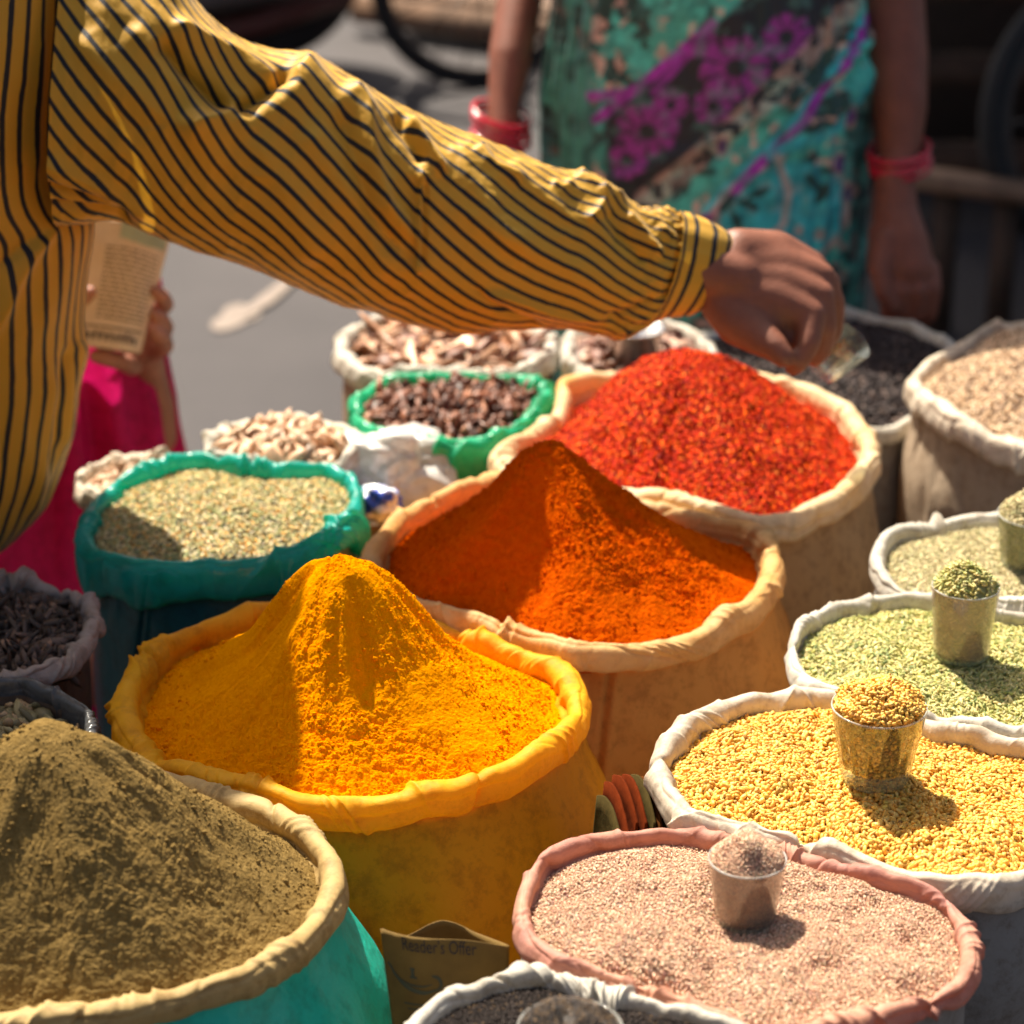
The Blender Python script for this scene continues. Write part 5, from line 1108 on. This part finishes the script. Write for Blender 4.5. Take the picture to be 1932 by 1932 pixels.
# teal lobe with pale veins and dark leaves
r_ = np.hypot((xs - 1470) / 130, (ys - 380) / 110); lobe = sstep(1.05, 0.95, r_) * sstep(0, 14, edge_side(xs, ys, (1335, 372), (1620, 60)))
put(lobe, CY, .75); stripe([(1450, 255), (1480, 330), (1470, 400), (1420, 440)], 7, SA, .8 ); put(sstep(.09, .03, np.abs(r_ - 1.0)) * sstep(300, 340, ys), SA, .8)
for (lx, ly, an_) in ((1400, 350, .5), (1380, 385, 1.2), (1420, 330, -.4), (1525, 320, .9), (1540, 345, 2.0), (1560, 300, .2), (1360, 345, 2.2)):
    u_ = (xs - lx) * math.cos(an_) + (ys - ly) * math.sin(an_); v_ = -(xs - lx) * math.sin(an_) + (ys - ly) * math.cos(an_); put(sstep(1.1, .8, np.hypot(u_ / 26, v_ / 9)), DG)
for (lx, ly) in ((1470, 430), (1500, 415), (1450, 455), (1500, 455), (1540, 430), (1480, 470)): put(sstep(1.1, .8, np.hypot((xs - lx) / 9, (ys - ly) / 12)), SA, .8)
for (lx, ly) in ((1575, 290), (1600, 360), (1590, 200), (1350, 230)):
    put(sstep(1.1, .9, np.hypot((xs - lx) / 16, (ys - ly) / 26)), SA, .7); put(sstep(1.1, .9, np.hypot((xs - lx) / 9, (ys - ly) / 18)), (.10, .03, .16))
mot = fbm(q2 * np.array([3.1, 2.2, 1]), 3, 311); cl[:] = cl * (1.35 + 0.7 * mot)[:, None]; put(sstep(.22, .30, fbm(q2 * 1.9 + 31, 3, 321)), (.14, .42, .36), .30); put(sstep(.24, .32, fbm(q2 * 1.7 + 61, 3, 331)), DG, .35)
bk = backside; cl[bk] = np.where((n1 > 0)[:, None], np.array(TE), np.array(DG))[bk]
m_sari, n_, o_ = mat_new('printed_sari'); at = N(n_, 'ShaderNodeAttribute'); at.attribute_name = 'Col'; b_ = N(n_, 'ShaderNodeBsdfPrincipled'); n_.links.new(at.outputs['Color'], b_.inputs['Base Color'])
b_.inputs['Roughness'].default_value = 0.6; b_.inputs['Sheen Weight'].default_value = 0.2; n_.links.new(b_.outputs[0], o_.inputs[0])
mo('sari', VW.reshape(-1, 3), grid_faces(330, 481), m_sari, woman, col=cl)
link('hair', organic([[(hd_ + [0, .02, .025], (.078, .088, .092))], [(hd_ + [0, .09, -.02], (.045, .04, .045))]], 0.006, 3), bpy.data.materials['black_hair'], woman)
m_bn = m_plain('red_glass_bangle', (0.62, 0.012, 0.035), 0.15, var=0.8, spec=0.8)
def bangles(px, py, z, R_, n, tilt_, nm):
    for k in range(n):
        c = P(px, py + k * 9, z); Rm = np.array(Matrix.Rotation(tilt_ + 0.03 * math.sin(k * 2.1), 3, 'Y') @ Matrix.Rotation(0.12 + 0.04 * math.cos(k * 3), 3, 'X'))
        MB().ring(c + np.array([.0015 * math.sin(k * 5), 0, 0]), R_ + .0008 * math.sin(k * 3), 0.0026, 56, 10, Rm).build('bangle', m_bn, woman)
bangles(946, 214, 3.375, .0385, 6, 0.28, 'l'); bangles(1697, 280, 3.39, .0405, 5, -0.16, 'r')

# ================================================================== THE SEATED PERSON IN PINK WITH A PACKET
ZK = 2.97
kx = P(70, 0, ZK)[0]; ky = P(0, 800, ZK)[1] + .05
pink = empty('person', (kx, ky, 0), 'person in a magenta sari partly hidden behind the striped shirt', 'person')
ch = []
h0 = np.array([kx - .03, ky + .03, .32]); c0 = np.array([kx - .05, ky + .02, .66]); hh_ = np.array([kx - .09, ky - .0, 1.02])
ch.append([(h0, (.15, .12, .10)), (c0, (.13, .09, .10))]); ch.append([(c0, .06), (c0 + [-.02, 0, .18], .042), (hh_ - [0, 0, .07], .044)]); ch.append([(hh_, (.070, .082, .098))]); ch.append([(hh_ + [0, -.045, -.05], (.043, .043, .043))]); ch.append([(hh_ + [0, -.088, -.015], (.011, .014, .018))])
for s_ in (-1, 1): ch.append([(h0 + [s_ * .08, 0, 0], .08), (h0 + [s_ * .13, -.26, .06], .055), (h0 + [s_ * .12, -.24, -.24], .035)]); ch.append([(h0 + [s_ * .12, -.25, -.28], (.035, .05, .03))])
ch.append([(c0 + [.08, 0, .06], .05), (c0 + [.15, 0, .03], .042)] + arm([(255, 640, 3.06, .033), (282, 790, 3.05, .030), (292, 822, 3.04, .027), (294, 770, 3.02, .023), (286, 715, 2.99, .019), (276, 672, 2.955, .020)]))
ch.append(arm([(276, 672, 2.955, .020), (262, 640, 2.94, .023), (250, 600, 2.935, .021)]))
for (y, z) in ((572, 2.90), (616, 2.90), (650, 2.90)): ch.append(arm([(262, y + 26, 2.94, .012), (290, y + 14, 2.935, .0115), (311, y + 2, 2.905, .0110), (304, y - 14, 2.872, .0095), (294, y - 22, 2.865, .008)]))
ch.append(arm([(250, 690, 2.91, .012), (235, 684, 2.88, .0105), (200, 676, 2.87, .0095), (180, 672, 2.87, .008)]))
ch.append(arm([(200, 640, 2.90, .016), (150, 600, 2.89, .0125), (158, 565, 2.868, .0115), (172, 552, 2.862, .009)]))
ch.append([(c0 + [-.08, 0, .06], .05), (c0 + [-.17, 0, .03], .042), (c0 + [-.2, -.1, -.18], .03), (c0 + [-.1, -.24, -.22], .024), (c0 + [-.06, -.28, -.22], .028)])
link('body', organic(ch, 0.0034, 4), m_skin('warm_skin', (0.42, 0.19, 0.13)), pink)
rk = spline(np.array([(0.02, .33, .34, -.10), (.15, .315, .33, -.09), (.30, .245, .30, -.07), (.42, .205, .20, -.03), (.55, .175, .135, 0), (.68, .160, .125, 0), (.78, .15, .11, 0), (.84, .08, .07, 0)]), 200)
p2 = np.arange(361) / 360 * 2 * np.pi
VK = np.stack([kx - .03 + rk[:, 1][:, None] * np.cos(p2)[None], ky + .02 + rk[:, 3][:, None] + rk[:, 2][:, None] * np.sin(p2)[None], np.repeat(rk[:, 0][:, None], 361, 1)], -1)
qk = VK.reshape(-1, 3); ak = np.tile(p2, 200)
Dk = (0.012 * np.sin(ak * 17 + 3 * vn(np.stack([qk[:, 2] * 4, ak * 0, ak * 0], 1), 3)) + 0.010 * fbm(np.stack([np.cos(ak) * 5, np.sin(ak) * 5, qk[:, 2] * 2], 1), 3, 41, .5, 1)).reshape(200, 361, 1)
VK = VK + np.stack([np.cos(p2), np.sin(p2), 0 * p2], 1)[None] * Dk
mo('sari', VK.reshape(-1, 3), grid_faces(200, 361), m_cloth('magenta_cloth', (0.78, 0.012, 0.20), (0.66, 0.010, 0.16), trans=0.35, rough=0.6, stain=5), pink)
link('hair', organic([[(hh_ + [0, .02, .025], (.076, .086, .090))], [(hh_ + [0, .10, -.05], (.04, .05, .06))]], 0.006, 3), bpy.data.materials['black_hair'], pink)
# packet
pk = empty('paper_packet', P(222, 660, 2.885), 'newsprint paper packet held by the person in pink', 'packet')
m_pp = m_plain('pale_newsprint', (0.72, 0.56, 0.40), 0.8, var=0.85, scale=12)
tp = [P(178, 405, 2.86), P(215, 410, 2.853), P(258, 416, 2.85), P(295, 430, 2.855), P(322, 445, 2.865)]
bt_ = [P(140, 652, 2.865), P(175, 655, 2.858), P(210, 660, 2.855), P(240, 664, 2.858), P(264, 668, 2.866)]
V, Fs, G, nr = sheet(tp, bt_, 30, seed=12, amp=.002); mo('front_panel', V, Fs, m_pp, pk)
V, Fs, _, _ = sheet([p + np.array([0, .022 if 0 < i < 4 else .002, .0]) for i, p in enumerate(tp)], [p + np.array([0, .018 if 0 < i < 4 else .002, 0]) for i, p in enumerate(bt_)], 30, seed=13, amp=.002); mo('back_panel', V, Fs, m_pp, pk)
m_pi = m_plain('grey_print', (0.22, 0.16, 0.12), 0.8, bumpd=0); rg = np.random.default_rng(5)
ls = []
for v in np.arange(.22, .78, .036):
    u = .22
    while u < .88:
        L = rg.uniform(.04, .14); ls.append(([(u, v), (min(u + L, .9), v)], .006)); u += L + .025
strokes(G, nr, ls, m_pi, pk, 'printed_lines')
strokes(G, nr, [([(u, .875 + rg.uniform(-.01, .01)), (u + .03, .925), (u + .055, .87 + rg.uniform(-.02, .02))], .018) for u in np.arange(.12, .86, .085)] + [([(.08, .835), (.92, .835)], .006)], m_plain('dark_print', (0.10, 0.075, 0.06), 0.8, bumpd=0), pk, 'printed_headline')
u_ = np.linspace(.35, .95, 12)
mo('printed_picture', on_sheet(G, nr, np.array([(a, b) for a in u_ for b in (.02, .17 - .09 * abs(a - .65))]), .0008), grid_faces(12, 2), m_plain('sage_print', (0.42, 0.46, 0.33), 0.8, bumpd=0), pk, smooth=False)

# ================================================================== BACKGROUND: CARTS AND A MOTORCYCLE
m_ty = m_plain('tyre_rubber', (0.018, 0.017, 0.017), 0.75); m_rm = m_plain('rusty_rim', (0.10, 0.08, 0.07), 0.5, 0.6); m_wd = m_plain('worn_wood', (0.27, 0.16, 0.10), 0.8, var=0.55, scale=8); m_dw = m_plain('dark_old_wood', (0.085, 0.046, 0.027), 0.85, var=0.5, scale=8)
m_rd = m_plain('maroon_paint', (0.16, 0.045, 0.035), 0.45)
def wheel(parent, c, R_, tw_, axis, nsp, spoke=.0022, name='wheel', rimw=.02):
    ax_ = Vector(axis).normalized(); Rm = np.array(ax_.to_track_quat('Z', 'Y').to_matrix())
    w_ = MB().ring(c, R_ - tw_, tw_, 72, 14, Rm).build(name, m_ty, parent)
    MB().ring(c, R_ - 2 * tw_, rimw * .5, 72, 8, Rm).build('rim', m_rm, w_) if False else None
    m = MB().ring(c, R_ - 2 * tw_ - .004, rimw * .5, 72, 8, Rm)
    for k in range(nsp):
        a = 2 * np.pi * k / nsp; d = Rm @ np.array([math.cos(a), math.sin(a), 0]); hb = Rm @ np.array([0, 0, .03 * (1 if k % 2 else -1)])
        m.tube([c + hb + d * .03, c + d * (R_ - 2 * tw_)], spoke, 6)
    r_ = mo('rim', np.concatenate(m.V), m.F, m_rm, None)
    ofs = np.zeros(3); b = w_
    r_.parent = w_; b = w_.parent
    while b is not None: ofs += np.array(b.location); b = b.parent
    r_.data.transform(Matrix.Translation(tuple(-ofs)))
    hb_ = MB().tube([c - np.array(ax_) * .05, c + np.array(ax_) * .05], .035, 16); h_ = mo('hub', np.concatenate(hb_.V), hb_.F, m_rm, None); h_.parent = w_; h_.data.transform(Matrix.Translation(tuple(-ofs)))
    return w_
# handcart behind the woman
gw = on(905, 165, 0); R1 = 0.30
hc = empty('handcart', (gw[0] + .3, gw[1] + .5, 0), 'wooden handcart with a thin black wheel behind the woman', 'handcart')
wheel(hc, np.array([gw[0], gw[1], R1]), R1, .021, (0.25, -1, 0), 18, .003); wheel(hc, np.array([gw[0] + .15, gw[1] + 1.0, R1]), R1, .021, (0.25, -1, 0), 18, .003)
p1, p2_ = P(668, 12, 7.55), P(950, 62, 7.1); dv = (p2_ - p1); dv[2] = 0
zc = 0.43
m = MB(); e1 = np.array([p1[0], p1[1]]); e2 = np.array([p2_[0] + .9, p2_[1] - .35]); L = np.linalg.norm(e2 - e1); an_ = math.atan2(*(e2 - e1)[::-1]); Rz = np.array(Matrix.Rotation(an_, 3, 'Z')); mid = (e1 + e2) / 2; nrm_ = np.array([-math.sin(an_), math.cos(an_)])
for side in (0, 1):
    q = mid + nrm_ * side * 1.0; mb = MB(); mb.box((q[0], q[1], p1[2]), (L, .06, .085), Rz, .006); mb.build('side_beam', m_wd, hc, smooth=False)
for k in range(10):
    q = mid + nrm_ * (.05 + .10 * k); mb = MB(); mb.box((q[0], q[1], p1[2] + .056), (L * .92, .092, .022), Rz, .003); mb.build('deck_plank', m_dw if k % 2 else m_wd, hc, smooth=False)
mb = MB(); q0 = np.array([gw[0], gw[1]]); mb.tube([np.array([gw[0], gw[1], R1]), np.array([gw[0] + .15, gw[1] + 1.0, R1])], .018, 10); mb.build('axle', m_rm, hc)
for k, (ux, uy) in enumerate(((-.3, .1), (.3, .1), (-.3, .9), (.3, .9))):
    q = mid + np.array([math.cos(an_), math.sin(an_)]) * (ux * L * 1.3) + nrm_ * uy; mb = MB(); mb.box((q[0], q[1], p1[2] / 2 - .01), (.05, .05, p1[2] - .06), Rz, .004); mb.build('leg', m_dw, hc, smooth=False)
sc_ = empty('sack_pile', (mid[0], mid[1] + .6, p1[2] + .07)); bpy.data.objects.remove(sc_)
for k, (ux, lab) in enumerate(((-.05, 'brown jute sack on the left of the handcart'), (.22, 'brown jute sack lying in the middle of the handcart'), (.5, 'brown jute sack on the handcart behind the woman'))):
    q = mid + np.array([math.cos(an_), math.sin(an_)]) * (ux * L) + nrm_ * .5
    crumpled('jute_sack', lab, (q[0], q[1], p1[2] + .067 + .13), (.20, .30, .13), m_plain('jute' + str(k), (0.14 - .02 * k, 0.095, 0.06), 0.9), 60 + k, 'sack', .22, 2.0, 5, 'jute sacks on the handcart')
# motorcycle at the top left
g0 = on(490, 118, 0); mc_ = empty('motorcycle', (g0[0] - .55, g0[1] + .1, 0), 'dark motorcycle with maroon frame parked at the top left', 'motorcycle')
Rw = .31; cwh = np.array([g0[0], g0[1], Rw]); wheel(mc_, cwh, Rw, .052, (.12, -1, 0), 10, .008, rimw=.05); wheel(mc_, cwh + [-1.2, -.14, 0], Rw, .050, (.12, -1, 0), 10, .008, rimw=.05)
MB().tube([cwh + [.02, -.07, .02], cwh + [-.3, -.10, .16], cwh + [-.62, -.12, .30]], .026, 10).build('swing_arm', m_rd, mc_)
MB().tube([cwh + [-.02, -.08, .03], cwh + [.16, -.08, .32], cwh + [-.1, -.06, .50]], .022, 10).build('frame_tube', m_rd, mc_)
t = np.linspace(.15, 2.6, 22); MB().tube([cwh + [(Rw + .05) * math.cos(a), -.0, (Rw + .05) * math.sin(a)] for a in t], .045, 10).build('mudguard', m_rd, mc_)
MB().tube([P(360, 78, 7.05), P(500, 40, 7.05), P(660, -18, 7.08)], .034, 10).build('chassis_bar', m_rd, mc_)
MB().lathe([(0, -.03), (.17, -.03), (.18, 0), (.17, .03), (0, .03)], cwh + [0, -.06, 0], 40, np.array(Matrix.Rotation(math.pi / 2, 3, 'X'))).build('brake_drum', m_ty, mc_)
MB().box(cwh + [-.62, -.08, .06], (.34, .24, .30), None, .05).build('engine', m_rm, mc_)
MB().tube([cwh + [-.55, -.16, -.12], cwh + [-.1, -.18, -.10], cwh + [.2, -.19, -.04]], [.028, .042, .036], 12).build('exhaust', m_rm, mc_)
MB().box(cwh + [-.25, -.06, .52], (.62, .24, .10), None, .045).build('seat', m_ty, mc_)
MB().box(cwh + [-.72, -.08, .54], (.42, .26, .22), None, .09).build('fuel_tank', m_rd, mc_)
MB().tube([cwh + [-1.2, -.14, 0], cwh + [-1.02, -.13, .40], cwh + [-.96, -.12, .72]], .024, 10).build('fork', m_rm, mc_)
MB().tube([cwh + [-.90, .24, .78], cwh + [-.98, .10, .74], cwh + [-.98, -.30, .74], cwh + [-.90, -.46, .78]], .014, 8).build('handlebar', m_rm, mc_)
# low bench and stacked timber on the right
ZR = 4.9
bn = empty('wooden_bench', (P(1900, 0, ZR)[0], P(0, 330, ZR)[1] + .2, 0), 'low wooden bench behind the woman at the right edge', 'bench')
a1, a2 = P(1735, 318, ZR + .08), P(2150, 352, ZR - .12); zt = (a1[2] + a2[2]) / 2; L = np.linalg.norm((a2 - a1)[:2]) ; an_ = math.atan2(a2[1] - a1[1], a2[0] - a1[0]); Rz = np.array(Matrix.Rotation(an_, 3, 'Z')); mid = (a1 + a2) / 2; nrm_ = np.array([-math.sin(an_), math.cos(an_)])
for k in range(1): q = mid[:2] + nrm_ * (.0 + .11 * k); MB().box((q[0], q[1], zt - .03), (L, .07, .034), Rz, .004).build('seat_plank', m_wd, bn, smooth=False)
for ux in (-.36, -.08, .22, .42):
    for uy in (0.0,):
        q = mid[:2] + np.array([math.cos(an_), math.sin(an_)]) * ux * L + nrm_ * uy; MB().box((q[0], q[1], (zt - .048) / 2), (.045, .035, zt - .05), Rz, .004).build('leg', m_dw, bn, smooth=False)
rk_ = empty('timber_rack', (P(1900, 0, 5.6)[0], P(0, 200, 5.6)[1], 0), 'dark slatted wooden rack in the shade at the upper right', 'rack')
rx0 = P(1700, 0, 5.6)[0]; ry0 = P(0, 200, 5.6)[1]
for k, zz_ in enumerate((.16, .36, .56, .76, .96, 1.16)): MB().box((rx0 + .9, ry0 + .02 * (k % 2), zz_), (1.9, .05, .07), np.array(Matrix.Rotation(-.05 + .02 * k, 3, 'Z')), .005).build('shelf_board', m_dw, rk_, smooth=False)
for ux in (0, .9, 1.8): MB().box((rx0 + ux, ry0 + .10, .63), (.07, .07, 1.26), None, .006).build('post', m_dw, rk_, smooth=False)
cwl = empty('cart_wheel', P(2105, 640, 5.0), 'large dark spoked wheel leaning at the upper right edge', 'wheel')
wheel(cwl, P(2105, 215, 5.0), .30, .024, (.35, -1, .12), 12, .006, rimw=.03)
MB().box((rx0 + .95, ry0 + .42, .62), (2.1, .05, 1.24), None, .01).build('back_panel', m_plain('blackened_board', (0.050, 0.031, 0.022), 0.9), rk_, smooth=False)
# unseen roof cloth added to shade the woman and the rack
aw_ = empty('added_shade_awning', (0.9, 5.2, 0), 'unseen dark cloth on four poles added to shade the woman', 'awning')
def shade(x, y, z, h): k = (h - z) / math.tan(SUN_EL); return np.array([x + math.sin(SUN_AZ) * k, y + math.cos(SUN_AZ) * k, h])
HZ = 2.7
c_a = shade(P(1135, 300, ZW)[0], wy, .9, HZ)
x0, x1, y0, y1 = c_a[0], c_a[0] + 3.2, c_a[1] - .22, c_a[1] + 4.2
gx = np.linspace(x0, x1, 60); gy = np.linspace(y0, y1, 60); GX, GY = np.meshgrid(gx, gy, indexing='ij'); GZ = HZ + .10 * np.abs(np.sin((GX - x0) / (x1 - x0) * np.pi * 2)) * -1 + 0.02 * np.sin(GY * 9)
mo('shade_canopy', np.stack([GX, GY, GZ], -1).reshape(-1, 3), grid_faces(60, 60), m_plain('dark_canvas', (0.06, 0.05, 0.045), 0.9), aw_)
for X_, Y_ in ((x0 + .35, y0 + 3.6), (x1, y0), (x0 + .35, y1), (x1, y1)): MB().tube([(X_, Y_, 0), (X_, Y_, HZ - .02)], .03, 10).build('pole', m_dw, aw_)
# unseen ragged cloth added on the left to shade the front left sacks
HL = 2.25; k_ = (HL - .75) / math.tan(SUN_EL); ox, oy = math.sin(SUN_AZ) * k_, math.cos(SUN_AZ) * k_
gx = np.linspace(-2.6, -0.10, 200); gy = np.linspace(0.2, 2.12, 160); GX, GY = np.meshgrid(gx, gy, indexing='ij')
edge = (GX + 0.36 - 0.10 * (GY - 1.9)) + .03 * vn(p3(GX * 7, GY * 7, 2.), 5).reshape(GX.shape)
hole = fbm(p3(GX * 9, GY * 9, 4.), 3, 55).reshape(GX.shape)
keep = edge < 0
keep &= ~((GX < -.55) & (GY > 2.12 + .0 * GX)); V = np.stack([GX + ox, GY + oy, HL + .03 * np.sin(GX * 5) + .02 * np.sin(GY * 7)], -1).reshape(-1, 3)
fc = grid_faces(200, 160); fc = fc[keep.ravel()[fc].all(1)]
aw2 = empty('added_shade_awning', (-1.8, 2.6, 0), 'unseen ragged tan cloth added to shade the left of the stall', 'awning')
mo('shade_canopy', V, fc, m_cloth('tan_canvas', (0.50, 0.36, 0.20), trans=0.30, rough=0.9), aw2)  # translucent so that warm fill reaches the added shade
for X_, Y_ in ((-2.6 + ox, .2 + oy), (-2.6 + ox, 2.1 + oy), (-1.45 + ox, 2.1 + oy)): MB().tube([(X_, Y_, 0), (X_, Y_, HL)], .022, 10).build('pole', m_dw, aw2)
